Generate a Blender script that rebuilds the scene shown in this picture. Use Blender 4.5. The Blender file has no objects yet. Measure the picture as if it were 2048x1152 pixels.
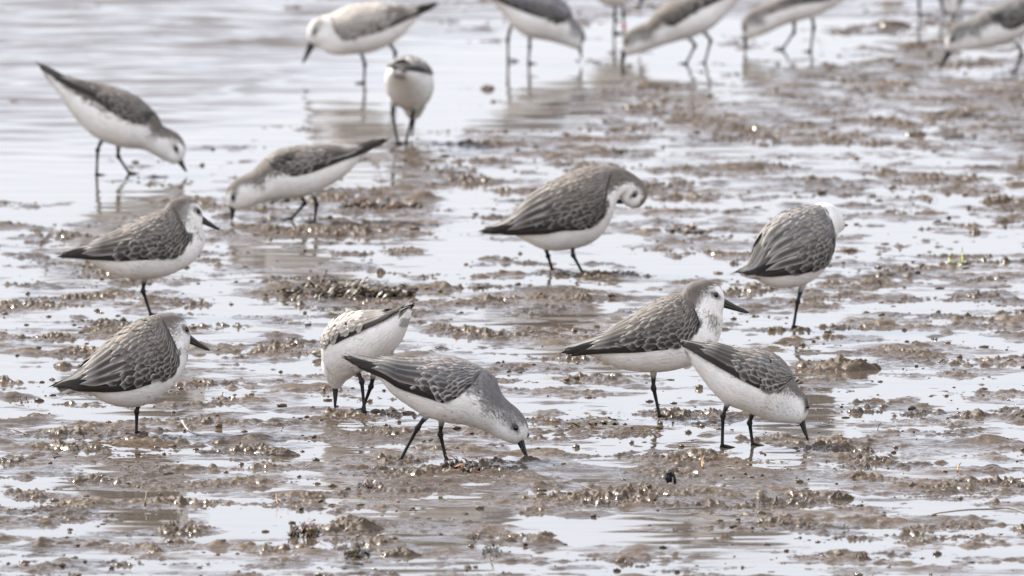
import bpy, math, random
import numpy as np
from mathutils import Vector, noise as mnoise

# ------------------------------------------------------------------ camera, sky, sun, exposure
scene = bpy.context.scene
CAM_H = 1.34
FPX = 28444.4                     # 500 mm lens on a 36 mm wide sensor, in photograph pixels (2048 wide)
PITCH = math.atan(2276.0 / FPX)
cam_data = bpy.data.cameras.new("camera")
cam = bpy.data.objects.new("camera", cam_data)
scene.collection.objects.link(cam)
scene.camera = cam
cam_data.lens = 500
cam_data.sensor_width = 36
cam_data.clip_start = 0.1
cam_data.clip_end = 5000
cam.location = (0, 0, CAM_H)
cam.rotation_euler = (math.pi / 2 - PITCH, 0, 0)
cam_data.dof.use_dof = True
cam_data.dof.focus_distance = 14.9
cam_data.dof.aperture_fstop = 23.0
cam_data.dof.aperture_blades = 0

SUN_EL, SUN_AZ = 42.0, -50.0      # azimuth from +Y (away from the camera), negative = to the left
world = bpy.data.worlds.new("World")
scene.world = world
world.use_nodes = True
wn = world.node_tree
wn.nodes.clear()
w_out = wn.nodes.new("ShaderNodeOutputWorld")
w_bg = wn.nodes.new("ShaderNodeBackground")
w_sky = wn.nodes.new("ShaderNodeTexSky")
w_sky.sky_type = 'NISHITA'
w_sky.sun_disc = False
w_sky.sun_elevation = math.radians(SUN_EL)
w_sky.sun_rotation = math.radians(SUN_AZ)
w_sky.air_density = 1.0
w_sky.dust_density = 1.2
w_sky.ozone_density = 1.5
w_hs = wn.nodes.new("ShaderNodeHueSaturation")
w_hs.inputs["Saturation"].default_value = 0.62
w_bg.inputs["Strength"].default_value = 0.115
wn.links.new(w_sky.outputs[0], w_hs.inputs["Color"])
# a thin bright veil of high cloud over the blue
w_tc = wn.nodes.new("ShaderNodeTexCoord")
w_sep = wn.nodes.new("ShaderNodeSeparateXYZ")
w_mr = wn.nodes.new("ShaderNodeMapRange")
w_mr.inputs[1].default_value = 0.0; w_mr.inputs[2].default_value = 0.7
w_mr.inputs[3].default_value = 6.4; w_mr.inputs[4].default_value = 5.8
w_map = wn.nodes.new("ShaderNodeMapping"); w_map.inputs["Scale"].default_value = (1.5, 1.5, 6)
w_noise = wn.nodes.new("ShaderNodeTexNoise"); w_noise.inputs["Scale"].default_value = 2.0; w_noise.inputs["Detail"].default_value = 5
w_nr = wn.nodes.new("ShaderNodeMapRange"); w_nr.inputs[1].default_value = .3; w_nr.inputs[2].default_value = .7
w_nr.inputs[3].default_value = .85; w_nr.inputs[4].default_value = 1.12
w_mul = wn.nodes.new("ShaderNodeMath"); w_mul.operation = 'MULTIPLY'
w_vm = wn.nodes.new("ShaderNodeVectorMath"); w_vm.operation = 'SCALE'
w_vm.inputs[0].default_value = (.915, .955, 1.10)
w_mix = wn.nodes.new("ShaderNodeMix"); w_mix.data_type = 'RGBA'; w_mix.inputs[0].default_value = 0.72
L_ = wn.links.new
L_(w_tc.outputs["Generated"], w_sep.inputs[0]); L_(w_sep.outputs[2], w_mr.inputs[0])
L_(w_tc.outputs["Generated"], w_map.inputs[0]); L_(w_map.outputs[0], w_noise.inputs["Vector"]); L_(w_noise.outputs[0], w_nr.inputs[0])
w_back_fill = wn.nodes.new("ShaderNodeMapRange")       # added fill: brightens the sky behind the camera to light the shaded bellies
w_back_fill.inputs[1].default_value = .1; w_back_fill.inputs[2].default_value = -.7; w_back_fill.inputs[3].default_value = 1.0; w_back_fill.inputs[4].default_value = 1.8
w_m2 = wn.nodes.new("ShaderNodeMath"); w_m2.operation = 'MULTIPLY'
L_(w_sep.outputs[1], w_back_fill.inputs[0]); L_(w_back_fill.outputs[0], w_m2.inputs[0]); L_(w_nr.outputs[0], w_m2.inputs[1])
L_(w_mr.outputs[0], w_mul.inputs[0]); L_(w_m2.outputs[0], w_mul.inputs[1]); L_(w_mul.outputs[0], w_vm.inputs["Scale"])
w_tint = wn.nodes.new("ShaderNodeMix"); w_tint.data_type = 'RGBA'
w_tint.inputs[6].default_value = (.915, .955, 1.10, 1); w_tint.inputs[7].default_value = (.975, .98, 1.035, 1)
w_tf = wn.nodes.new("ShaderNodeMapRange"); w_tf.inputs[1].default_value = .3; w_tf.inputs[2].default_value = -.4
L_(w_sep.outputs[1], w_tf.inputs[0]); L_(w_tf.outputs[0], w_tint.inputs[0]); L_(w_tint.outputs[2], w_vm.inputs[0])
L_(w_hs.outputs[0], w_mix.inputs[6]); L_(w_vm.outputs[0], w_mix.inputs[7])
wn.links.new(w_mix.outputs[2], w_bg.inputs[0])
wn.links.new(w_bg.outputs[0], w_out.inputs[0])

sun_data = bpy.data.lights.new("sun", 'SUN')
sun_data.energy = 5.0
sun_data.angle = math.radians(0.55)
sun_data.color = (1.0, 0.93, 0.84)
sun = bpy.data.objects.new("sun", sun_data)
scene.collection.objects.link(sun)
_e, _a = math.radians(SUN_EL), math.radians(SUN_AZ)
SUN_DIR = Vector((math.sin(_a) * math.cos(_e), math.cos(_a) * math.cos(_e), math.sin(_e)))
sun.rotation_euler = SUN_DIR.to_track_quat('Z', 'Y').to_euler()

scene.view_settings.view_transform = 'Standard'
scene.view_settings.look = 'None'
scene.view_settings.exposure = 0.86
scene.view_settings.gamma = 1.0
scene.cycles.use_denoising = True
scene.cycles.max_bounces = 5
scene.cycles.diffuse_bounces = 2
scene.cycles.glossy_bounces = 3
scene.cycles.sample_clamp_indirect = 8

rng = np.random.default_rng(7)
random.seed(7)
COL = scene.collection

# ------------------------------------------------------------------ helpers
def ray(px, py):
    x = (px - 1024.0) / FPX
    y = (576.0 - py) / FPX
    cp, sp = math.cos(PITCH), math.sin(PITCH)
    return Vector((x, cp + y * sp, -sp + y * cp))

def ground_pt(px, py, z=0.0):
    d = ray(px, py)
    t = (z - CAM_H) / d.z
    return Vector((d.x * t, d.y * t, z))

def tag(o, label=None, cat=None, group=None, kind=None):
    if label: o["label"] = label
    if cat: o["category"] = cat
    if group: o["group"] = group
    if kind: o["kind"] = kind
    return o

def empty(name, loc, rz=0.0):
    o = bpy.data.objects.new(name, None)
    o.empty_display_size = 0.02
    o.location = loc
    o.rotation_euler = (0, 0, rz)
    COL.objects.link(o)
    return o

class MB:
    """collects quads / tris with a colour (rgb + fringe strength) and a feather uv per vertex"""
    def __init__(self):
        self.v, self.f, self.c, self.uv, self.n = [], [], [], [], 0
    def add(self, v, faces, c=(.5, .5, .5, 0), uv=None):
        v = np.asarray(v, float).reshape(-1, 3)
        m = len(v)
        c = np.asarray(c, float)
        if c.ndim == 1: c = np.tile(c, (m, 1))
        if c.shape[1] == 3: c = np.hstack([c, np.zeros((m, 1))])
        self.v.append(v); self.c.append(c)
        self.uv.append(np.zeros((m, 2)) if uv is None else np.asarray(uv, float).reshape(-1, 2))
        self.f.append(np.asarray(faces, int).reshape(-1, 4) + self.n)
        self.n += m
    def build(self, name, mat, parent=None, loc=None):
        v = np.vstack(self.v); c = np.vstack(self.c); uv = np.vstack(self.uv); f = np.vstack(self.f)
        me = make_mesh(name, v, f)
        ca = me.color_attributes.new("Col", 'FLOAT_COLOR', 'POINT')
        ca.data.foreach_set("color", c.astype(np.float32).ravel())
        ul = me.uv_layers.new(name="fuv")
        li = np.empty(len(me.loops), np.int32); me.loops.foreach_get("vertex_index", li)
        ul.data.foreach_set("uv", uv[li].astype(np.float32).ravel())
        me.materials.append(mat)
        o = bpy.data.objects.new(name, me)
        if parent: o.parent = parent
        if loc is not None: o.location = loc
        COL.objects.link(o)
        return o

def make_mesh(name, v, f):
    """f: (n,4) array; a quad whose last two indices are equal is a triangle"""
    me = bpy.data.meshes.new(name)
    tri = f[:, 2] == f[:, 3]
    q, t = f[~tri], f[tri][:, :3]
    loops = np.concatenate([q.ravel(), t.ravel()]).astype(np.int32)
    starts = np.concatenate([np.arange(len(q)) * 4, len(q) * 4 + np.arange(len(t)) * 3]).astype(np.int32)
    me.vertices.add(len(v)); me.vertices.foreach_set("co", v.astype(np.float32).ravel())
    me.loops.add(len(loops)); me.loops.foreach_set("vertex_index", loops)
    me.polygons.add(len(starts)); me.polygons.foreach_set("loop_start", starts)
    me.update(calc_edges=True)
    me.polygons.foreach_set("use_smooth", np.ones(len(starts), bool))
    me.update()
    return me

def grid_faces(nu, nv, wrap=False):
    i = np.arange(nu - 1)[:, None]; j = np.arange(nv if wrap else nv - 1)[None, :]
    j2 = (j + 1) % nv
    return np.stack([i * nv + j, i * nv + j2, (i + 1) * nv + j2, (i + 1) * nv + j], -1).reshape(-1, 4)

def tube(mb, pts, rad, c=(.5, .5, .5, 0), n=8, flat=1.0):
    pts = [Vector(p) for p in pts]
    vs = []
    for i, p in enumerate(pts):
        a = pts[max(i - 1, 0)]; b = pts[min(i + 1, len(pts) - 1)]
        d = (b - a).normalized()
        s = d.cross(Vector((0, 1, 0.01)) if abs(d.y) < .9 else Vector((1, 0, 0))).normalized()
        u = d.cross(s)
        r = rad[i] if hasattr(rad, '__len__') else rad
        for k in range(n):
            th = 2 * math.pi * k / n
            vs.append(p + s * (r * math.cos(th)) + u * (r * flat * math.sin(th)))
    base = len(vs)
    fc = grid_faces(len(pts), n, True)
    vs += [pts[0], pts[-1]]
    caps = [[base, (k + 1) % n, k, k] for k in range(n)] + \
           [[base + 1, base - n + k, base - n + (k + 1) % n, base - n + (k + 1) % n] for k in range(n)]
    cc = np.asarray(c, float)
    if cc.ndim == 2:
        cc = np.vstack([np.repeat(cc, n, 0), cc[:1], cc[-1:]])
    mb.add([tuple(v) for v in vs], np.vstack([fc, caps]), cc)

def catmull(P, m):
    """resample control points P (k,d) at m points per span, centripetal-ish uniform"""
    P = np.asarray(P, float)
    Q = np.vstack([2 * P[0] - P[1], P, 2 * P[-1] - P[-2]])
    out = []
    for i in range(1, len(Q) - 2):
        t = np.linspace(0, 1, m, endpoint=False)[:, None]
        a, b, c, d = Q[i - 1], Q[i], Q[i + 1], Q[i + 2]
        out.append(.5 * ((2 * b) + (-a + c) * t + (2 * a - 5 * b + 4 * c - d) * t ** 2 + (-a + 3 * b - 3 * c + d) * t ** 3))
    out.append(P[-1:])
    return np.vstack(out)

def poly_sd(P, poly):
    """signed distance of points P (...,2) to polygon, negative inside"""
    P = np.asarray(P); sh = P.shape[:-1]; P = P.reshape(-1, 2)
    poly = np.asarray(poly, float)
    d = np.full(len(P), 1e9); ins = np.zeros(len(P), bool)
    for i in range(len(poly)):
        a, b = poly[i], poly[(i + 1) % len(poly)]
        ab = b - a; ap = P - a
        t = np.clip((ap @ ab) / max(ab @ ab, 1e-12), 0, 1)
        d = np.minimum(d, np.hypot(*(ap - t[:, None] * ab).T))
        cond = ((a[1] > P[:, 1]) != (b[1] > P[:, 1]))
        xx = a[0] + (P[:, 1] - a[1]) * (b[0] - a[0]) / (b[1] - a[1] if b[1] != a[1] else 1e-12)
        ins ^= cond & (P[:, 0] < xx)
    return np.where(ins, -d, d).reshape(sh)

_perm = np.random.default_rng(3).permutation(4096).astype(np.int64)
_gang = np.random.default_rng(4).random(4096) * 2 * np.pi
_gx, _gy = np.cos(_gang), np.sin(_gang)
def perlin(x, y, seed=0):
    xi = np.floor(x).astype(np.int64); yi = np.floor(y).astype(np.int64)
    xf = x - xi; yf = y - yi
    u = xf * xf * xf * (xf * (xf * 6 - 15) + 10); v = yf * yf * yf * (yf * (yf * 6 - 15) + 10)
    def g(ix, iy, dx, dy):
        h = _perm[(_perm[(ix + seed * 131) & 4095] + iy) & 4095]
        return _gx[h] * dx + _gy[h] * dy
    n00 = g(xi, yi, xf, yf); n10 = g(xi + 1, yi, xf - 1, yf)
    n01 = g(xi, yi + 1, xf, yf - 1); n11 = g(xi + 1, yi + 1, xf - 1, yf - 1)
    a = n00 + u * (n10 - n00); b = n01 + u * (n11 - n01)
    return (a + v * (b - a)) * 1.5
def sstep(a, b, x):
    t = np.clip((x - a) / (b - a), 0, 1)
    return t * t * (3 - 2 * t)

# ------------------------------------------------------------------ materials
def mat_new(name):
    m = bpy.data.materials.new(name); m.use_nodes = True
    nt = m.node_tree; nt.nodes.clear()
    out = nt.nodes.new("ShaderNodeOutputMaterial"); bs = nt.nodes.new("ShaderNodeBsdfPrincipled")
    nt.links.new(bs.outputs[0], out.inputs[0])
    return m, nt, bs
def nd(nt, t, **k):
    n = nt.nodes.new(t)
    for a, b in k.items(): setattr(n, a, b)
    return n
def mth(nt, op, a, b=None, c=None, clamp=False):
    n = nt.nodes.new("ShaderNodeMath"); n.operation = op; n.use_clamp = clamp
    for i, s in enumerate((a, b, c)):
        if s is None: continue
        if isinstance(s, (int, float)): n.inputs[i].default_value = s
        else: nt.links.new(s, n.inputs[i])
    return n.outputs[0]
def mixc(nt, fac, a, b, blend='MIX'):
    n = nt.nodes.new("ShaderNodeMix"); n.data_type = 'RGBA'; n.blend_type = blend
    for s, i in ((fac, 0), (a, 6), (b, 7)):
        if isinstance(s, (int, float)): n.inputs[i].default_value = s
        elif isinstance(s, tuple): n.inputs[i].default_value = (*s, 1)
        else: nt.links.new(s, n.inputs[i])
    return n.outputs[2]
def tex_noise(nt, scale, detail=4, rough=.6, vec=None, dist=0):
    n = nt.nodes.new("ShaderNodeTexNoise"); n.inputs["Scale"].default_value = scale
    n.inputs["Detail"].default_value = detail; n.inputs["Roughness"].default_value = rough
    n.inputs["Distortion"].default_value = dist
    if vec is not None: nt.links.new(vec, n.inputs["Vector"])
    return n.outputs["Fac"]
def mapr(nt, x, a, b, c, d):
    n = nt.nodes.new("ShaderNodeMapRange"); nt.links.new(x, n.inputs[0])
    for i, s in enumerate((a, b, c, d)): n.inputs[i + 1].default_value = s
    return n.outputs[0]

def make_mud():
    m, nt, bs = mat_new("wet_mud")
    co = nd(nt, "ShaderNodeNewGeometry").outputs["Position"]
    n1 = tex_noise(nt, 6, 5, .6, co); n2 = tex_noise(nt, 90, 4, .65, co); n3 = tex_noise(nt, 420, 3, .6, co)
    c = mixc(nt, mapr(nt, n1, .35, .65, 0, 1), (.040, .026, .015), (.104, .072, .046))
    c = mixc(nt, mapr(nt, n2, .38, .7, 0, .6), c, (.022, .016, .010))
    c = mixc(nt, mapr(nt, n3, .52, .75, 0, .5), c, (.18, .15, .115))
    nt.links.new(c, bs.inputs["Base Color"])
    sz = nd(nt, "ShaderNodeSeparateXYZ"); nt.links.new(co, sz.inputs[0])
    dry = mapr(nt, mth(nt, 'ADD', sz.outputs[2], mapr(nt, n2, .3, .7, -.0016, .0016)), .0010, .0040, 0, 1)
    r = mth(nt, 'ADD', mth(nt, 'MULTIPLY', dry, .52), .09)
    nt.links.new(r, bs.inputs["Roughness"])
    bs.inputs["IOR"].default_value = 1.33
    bs.inputs["Coat Weight"].default_value = 0.0
    bs.inputs["Coat Roughness"].default_value = 0.2
    bs.inputs["Coat IOR"].default_value = 1.33
    b = nd(nt, "ShaderNodeBump"); b.inputs["Strength"].default_value = .55; b.inputs["Distance"].default_value = .0010
    h = mth(nt, 'ADD', n3, mth(nt, 'MULTIPLY', n2, 1.6))
    nt.links.new(mth(nt, 'ADD', mth(nt, 'MULTIPLY', dry, .55), .06), b.inputs['Strength'])
    nt.links.new(h, b.inputs["Height"]); nt.links.new(b.outputs[0], bs.inputs["Normal"])
    return m
def make_water():
    m, nt, bs = mat_new("shallow_water")
    co = nd(nt, "ShaderNodeNewGeometry").outputs["Position"]
    n1 = tex_noise(nt, 3, 3, .5, co)
    c = mixc(nt, n1, (.070, .055, .040), (.10, .080, .060))
    nt.links.new(c, bs.inputs["Base Color"])
    bs.inputs["Roughness"].default_value = .05
    bs.inputs["IOR"].default_value = 1.34
    return m
def make_plumage():
    m, nt, bs = mat_new("plumage")
    at = nd(nt, "ShaderNodeAttribute", attribute_name="Col")
    uv = nd(nt, "ShaderNodeAttribute", attribute_name="fuv")
    sp = nd(nt, "ShaderNodeSeparateXYZ"); nt.links.new(uv.outputs["Vector"], sp.inputs[0])
    u, v = sp.outputs[0], sp.outputs[1]
    av = mth(nt, 'ABSOLUTE', mth(nt, 'SUBTRACT', v, .5))          # 0 centre .. .5 edge
    edge = mth(nt, 'MAXIMUM', mapr(nt, av, .20, .48, 0, 1), mapr(nt, u, .60, .97, 0, 1))
    fr = mth(nt, 'MULTIPLY', edge, at.outputs["Alpha"], clamp=True)
    shaft = mth(nt, 'MULTIPLY', mapr(nt, av, .0, .20, .62, 0), mth(nt, 'MINIMUM', mth(nt, 'MULTIPLY', at.outputs["Alpha"], 3), 1))
    tc0 = nd(nt, "ShaderNodeTexCoord")
    dirt = mapr(nt, tex_noise(nt, 38, 3, .6, tc0.outputs["Object"]), .50, .75, 0, .30)
    base = mixc(nt, dirt, at.outputs["Color"], (.80, .70, .57), 'MULTIPLY')
    c = mixc(nt, fr, base, (.46, .435, .41))
    c = mixc(nt, shaft, c, (.03, .026, .022))
    tc = nd(nt, "ShaderNodeTexCoord")
    n = tex_noise(nt, 900, 3, .7, tc.outputs["Object"])
    n2 = tex_noise(nt, 60, 3, .6, tc.outputs["Object"])
    g = mth(nt, 'MULTIPLY', mapr(nt, n, .3, .7, .84, 1.08), mapr(nt, n2, .3, .7, .92, 1.05))
    cc = nd(nt, "ShaderNodeCombineXYZ")
    for i in range(3): nt.links.new(g, cc.inputs[i])
    c = mixc(nt, 1.0, c, cc.outputs[0], 'MULTIPLY')
    nt.links.new(c, bs.inputs["Base Color"])
    bs.inputs["Roughness"].default_value = .72
    bs.inputs["Specular IOR Level"].default_value = .25
    bs.inputs["Sheen Weight"].default_value = .0
    b = nd(nt, "ShaderNodeBump"); b.inputs["Strength"].default_value = .5; b.inputs["Distance"].default_value = .0006
    nt.links.new(n, b.inputs["Height"]); nt.links.new(b.outputs[0], bs.inputs["Normal"])
    return m
def make_attr_mat(name, rough, bump=0.3, scale=300, spec=.5, coat=0):
    m, nt, bs = mat_new(name)
    at = nd(nt, "ShaderNodeAttribute", attribute_name="Col")
    tc = nd(nt, "ShaderNodeTexCoord")
    n = tex_noise(nt, scale, 4, .65, tc.outputs["Object"])
    g = mapr(nt, n, .3, .7, .65, 1.3)
    cc = nd(nt, "ShaderNodeCombineXYZ")
    for i in range(3): nt.links.new(g, cc.inputs[i])
    c = mixc(nt, 1.0, at.outputs["Color"], cc.outputs[0], 'MULTIPLY')
    nt.links.new(c, bs.inputs["Base Color"])
    bs.inputs["Roughness"].default_value = rough
    bs.inputs["Specular IOR Level"].default_value = spec
    bs.inputs["Coat Weight"].default_value = coat
    b = nd(nt, "ShaderNodeBump"); b.inputs["Strength"].default_value = bump; b.inputs["Distance"].default_value = .0008
    nt.links.new(n, b.inputs["Height"]); nt.links.new(b.outputs[0], bs.inputs["Normal"])
    return m
M_MUD = make_mud(); M_WATER = make_water(); M_PLUM = make_plumage()
M_LEG = make_attr_mat("leg_skin", .5, .5, 700, .25)
M_BILL = make_attr_mat("bill_horn", .32, .15, 500)
M_EYE = make_attr_mat("eye", .04, 0, 10)
M_WEED = make_attr_mat("wet_weed", .36, .4, 250, .2, .0)
M_DRY = make_attr_mat("stalk", .5, .3, 400)

# ------------------------------------------------------------------ birds: traced side profiles
# every profile is a list of (back point, belly point) pairs from the tail tip to the base of the bill, read off
# the photograph and laid on the bird's own upright middle plane; widths come from WID below.
WID = np.array([[0, .0035], [.006, .009], [.014, .0125], [.026, .0138], [.038, .0175], [.052, .0250], [.072, .0320],
                [.098, .0335], [.122, .0290], [.145, .0215], [.168, .0140], [.185, .0085], [.2, .0055], [.24, .004]])

class Bird:
    def __init__(self, z, face, yaw, legs, label, pairs, bill, eye, wing, grey=(), dark=(), tone=(.142, .123, .108),
                 fringe=.6, width=1.0, cap=None, group=None, buff=0.0, crown=1.0, ring=None, cut=None, head_white=0.0, ref=None):
        ox, oy, k = z
        self.T = lambda p: (ox + p[0] / k, oy + p[1] / k)
        self.k = k
        yaw = math.radians(yaw)
        self.phi = yaw if face > 0 else math.pi - yaw
        self.ex = Vector((math.cos(self.phi), math.sin(self.phi), 0)); self.ey = Vector((-self.ex.y, self.ex.x, 0))
        feet = [self.T(l[-1]) for l in legs]
        r = max(range(len(feet)), key=lambda i: feet[i][1]) if ref is None else ref
        g = ground_pt(*feet[r])
        near = -1.0 if self.ey.y > 0 else 1.0      # side of the bird nearer the camera
        self.near = near
        self.lat = []
        if len(legs) == 1: self.lat = [0.0]
        self.O = g - self.ey * (near * .011 if len(legs) > 1 else 0)
        self.O.z = 0
        self.scale_px = FPX / (self.O.y)
        self.root = empty("sanderling", self.O, self.phi)
        tag(self.root, label, "bird", group or "sanderlings on the wet flat")
        self.pairs = np.array([[self.P(*self.T(a)), self.P(*self.T(b))] for a, b in pairs])   # (n,2,2) in metres
        self.rng = np.random.default_rng(abs(hash(round(self.O.x * 1000))) % 9999)
        self.tone = np.array(tone); self.fringe = fringe; self.buff = buff; self.crown = crown
        self.loft(width)
        pj = lambda poly: np.array([self.P(*self.T(p)) for p in poly])
        self.wing_poly = pj(wing)
        self.grey = [pj(g) for g in grey]; self.dark = [pj(g) for g in dark]
        self.cap = pj(cap) if cap else None
        self.eye = np.array(self.P(*self.T(eye))) if eye else None
        self.head_white = head_white
        for g in self.grey:                       # carry the crown and nape patches over the top of the head
            for i, p in enumerate(g):
                d = np.hypot(*(self.A - p).T); j = int(np.argmin(d))
                if d[j] < .0065:
                    o = self.A[j] - self.C[j]; g[i] = p + o / np.hypot(*o) * .010
        self.edge_theta()
        self.build_body(); self.build_wings(); self.build_tail(); self.build_bill(bill); self.build_eyes()
        self.build_legs(legs, r, ring)

    def P(self, px, py, lat=0.0):
        d = ray(px, py); c = Vector((0, 0, CAM_H))
        t = (lat - (c - self.O).dot(self.ey)) / d.dot(self.ey)
        p = c + d * t - self.O
        return (p.dot(self.ex), p.z)

    def loft(self, width):
        A = catmull(self.pairs[:, 0], 12); B = catmull(self.pairs[:, 1], 12)
        C = (A + B) / 2
        s = np.concatenate([[0], np.cumsum(np.hypot(*np.diff(C, axis=0).T))])
        L = s[-1]; n = 150
        ss = np.linspace(0, L, n)
        A = np.stack([np.interp(ss, s, A[:, i]) for i in (0, 1)], 1)
        B = np.stack([np.interp(ss, s, B[:, i]) for i in (0, 1)], 1)
        ker = np.array([1, 2, 3, 2, 1]) / 9.
        for X in (A, B):
            for i in (0, 1):
                X[2:-2, i] = np.convolve(X[:, i], ker, 'valid')
        C = (A + B) / 2
        self.L, self.ss, self.A, self.B, self.C = L, ss, A, B, C
        dist = (L - ss) / L * .2
        w = np.interp(dist, WID[:, 0], WID[:, 1]) * (L / .2) ** .35 * width
        chord = np.hypot(*(A - B).T)
        frac = np.clip(dist / .05, 0, 1)
        lim = chord * (.40 + .08 * frac)
        tailz = sstep(.12, .17, dist)
        self.W = np.where(tailz > 0, w * tailz + np.minimum(w, lim) * (1 - tailz), np.minimum(w, lim))
        self.chord = chord
        # shoulders of the section: a softer, fuller shape than an ellipse
    def S(self, s, th, off=0.0):
        """surface point(s) at arc position s (0 = tail tip) and angle th (0 = back, +-pi = belly)"""
        s = np.asarray(s, float); th = np.asarray(th, float)
        sc = np.clip(s, 0, self.L)
        f = lambda X: np.interp(sc, self.ss, X)
        ax, az, bx, bz = f(self.A[:, 0]), f(self.A[:, 1]), f(self.B[:, 0]), f(self.B[:, 1])
        w = f(self.W)
        cx, cz = (ax + bx) / 2, (az + bz) / 2
        ux, uz = (ax - bx) / 2, (az - bz) / 2
        h = np.hypot(ux, uz) + 1e-6
        ct, st = np.cos(th), np.sin(th)
        stm = np.sign(st) * np.abs(st) ** .9
        ctm = ct
        x = cx + ux * ctm; z = cz + uz * ctm; y = w * stm
        nx, nz, ny = ux / h * ct / h, uz / h * ct / h, st / np.maximum(w, .001)
        q = np.sqrt(nx ** 2 + ny ** 2 + nz ** 2) + 1e-9
        x = x + nx / q * off; y = y + ny / q * off; z = z + nz / q * off
        under = np.minimum(s, 0.0)                                       # beyond the tail tip: straight on
        d = self.C[0] - self.C[8]; d = d / np.hypot(*d)
        x = x - under * d[0]; z = z - under * d[1]
        return np.stack([x, y, z], -1)
    def rad(self, s, th):
        w = np.interp(s, self.ss, self.W); h = np.interp(s, self.ss, self.chord) / 2
        return np.sqrt((h * np.sin(th)) ** 2 + (w * np.cos(th)) ** 2) + 1e-4

    def edge_theta(self):
        th = np.linspace(0.02, 2.4, 90)
        P = self.S(self.ss[:, None], th[None, :])
        sd = poly_sd(P[..., [0, 2]], self.wing_poly)
        te = np.zeros(len(self.ss))
        for i in range(len(self.ss)):
            k = np.where(sd[i] < 0)[0]
            te[i] = th[k[-1]] if len(k) else 0
        te[:4] = np.maximum(te[:4], .9)
        pad = np.concatenate([[te[0]] * 4, te, [te[-1]] * 4])
        te = np.convolve(pad, np.ones(9) / 9, 'valid')
        self.te = te

    crown_w = 1.14
    def zone(self, P, jit=0.0, s=None, th=None):
        """plumage colour at local points P (n,3)"""
        n = len(P); q = P[:, [0, 2]]
        white = np.array([.86, .84, .82])
        c = np.tile(white, (n, 1))
        r = self.rng.random(n)
        if s is not None and self.crown > 0:
            d = (self.L - s) / self.L * .2
            te = np.interp(s, self.ss, self.te)
            tc = np.interp(d, [0, .004, .010, .020, .034, .050, .075, .2], [.05, .45, .74, .86, 1.10, 1.28, 1.3, 1.2]) * self.crown_w
            a = (1 - sstep(tc - .22, tc + .16, np.abs(th) + (r - .5) * .25)) * self.crown
            gc = np.array(self.tone) * (.80 + .5 * self.rng.random((n, 1)))
            c = c * (1 - a[:, None]) + gc * a[:, None]
        for g in self.grey:
            sd = poly_sd(q, g)
            a = 1 - sstep(-.006, .004, sd + (r - .5) * .007 * (1 if jit else 0))
            mott = (.66 + .42 * self.rng.random(n)) if jit else .9
            gc = np.array(self.tone) * .92 * (1 + .5 * (self.rng.random((n, 1)) - .5) * (1 if jit else 0))
            c = c * (1 - (a * mott)[:, None] * .92) + gc * (a * mott)[:, None] * .92
        if self.cap is not None:
            a = (1 - sstep(-.002, .002, poly_sd(q, self.cap)))[:, None] * .3
            c = c * (1 - a) + np.array([.30, .235, .17]) * a
        for g in self.dark:
            a = (1 - sstep(-.002, .002, poly_sd(q, g)))[:, None]
            c = c * (1 - a) + np.array([.025, .022, .020]) * a
        sdw = poly_sd(q, self.wing_poly)
        a = (1 - sstep(-.003, .001, sdw))[:, None]
        c = c * (1 - a) + self.tone * .75 * a
        if self.eye is not None:
            e = q - self.eye
            fwd = np.array([self.C[-1][0] - self.eye[0], self.C[-1][1] - self.eye[1]]); fwd /= np.hypot(*fwd)
            al = e @ fwd; pe = np.abs(e[:, 0] * fwd[1] - e[:, 1] * fwd[0])
            dd = np.hypot(np.where(al > 0, al / 2.6, al / 1.8), pe)
            ear = np.hypot((al + .008) / 1.6, pe - .001)
            ea = ((1 - sstep(.002, .007, ear)) * .38)[:, None]
            c = c * (1 - ea) + self.tone * ea
            a = ((1 - sstep(.0018, .0042, dd)) * .8)[:, None]
            c = c * (1 - a) + np.array([.06, .052, .047]) * a
        tp = self.A[0] * .5 + self.B[0] * .5
        a = (1 - sstep(.006, .016, np.hypot(*(q - tp).T)))[:, None] * .85 * ((np.abs(th) < 1.9)[:, None] if th is not None else 1)
        c = c * (1 - a) + np.array([.05, .045, .04]) * a
        return c * (1 + (self.rng.random((n, 1)) - .5) * (.05 if jit else 0))

    def feathers(self, mb, s0, f0, ln, wd, l0, l1, col, frac=True, nu=6, nv=5, point=0.0, spread=0.0):
        """lay n feathers on the body surface; f0 = fraction of the wing-edge angle (or the angle itself)"""
        n = len(s0)
        if n == 0: return
        u = np.linspace(0, 1, nu)[None, :, None]; v = np.linspace(-1, 1, nv)[None, None, :]
        s0, f0, ln, wd, l0, l1 = [np.asarray(np.broadcast_to(a, (n,)), float)[:, None, None] for a in (s0, f0, ln, wd, l0, l1)]
        wp = np.minimum(1, .55 + u * 1.6) * np.sqrt(np.clip(1 - (np.clip(u - .62, 0, 1) / .38) ** 2, 0.012, 1))
        if point: wp = wp * (1 - point * np.clip(u - .3, 0, 1))
        uu = u * (1 - 0.10 * v ** 2)
        s = s0 - uu * ln + 0 * v
        sgn = np.sign(f0); sgn[sgn == 0] = 1
        if frac:
            te = np.interp(np.clip(s, 0, self.L), self.ss, self.te)
            t0 = np.interp(s0, self.ss, self.te)
            te = np.where(s < s0, np.maximum(te, .2), t0)
            base = f0 * te
        else:
            base = f0 + 0 * s
        tht = base + (v * wd * .5 * wp + sgn * spread * u * ln) / np.maximum(self.rad(np.clip(s, 0, self.L), base), .006)
        off = l0 + (l1 - l0) * u + (1 - v ** 2) * wd * .07
        P = self.S(s, tht, off)
        uv = np.stack(np.broadcast_arrays(u + 0 * s, v * .5 * wp / np.maximum(wp.max(), .1) + .5 + 0 * s), -1)
        uv[..., 1] = (v * .5 + .5) + 0 * s
        F = grid_faces(nu, nv)
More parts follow.
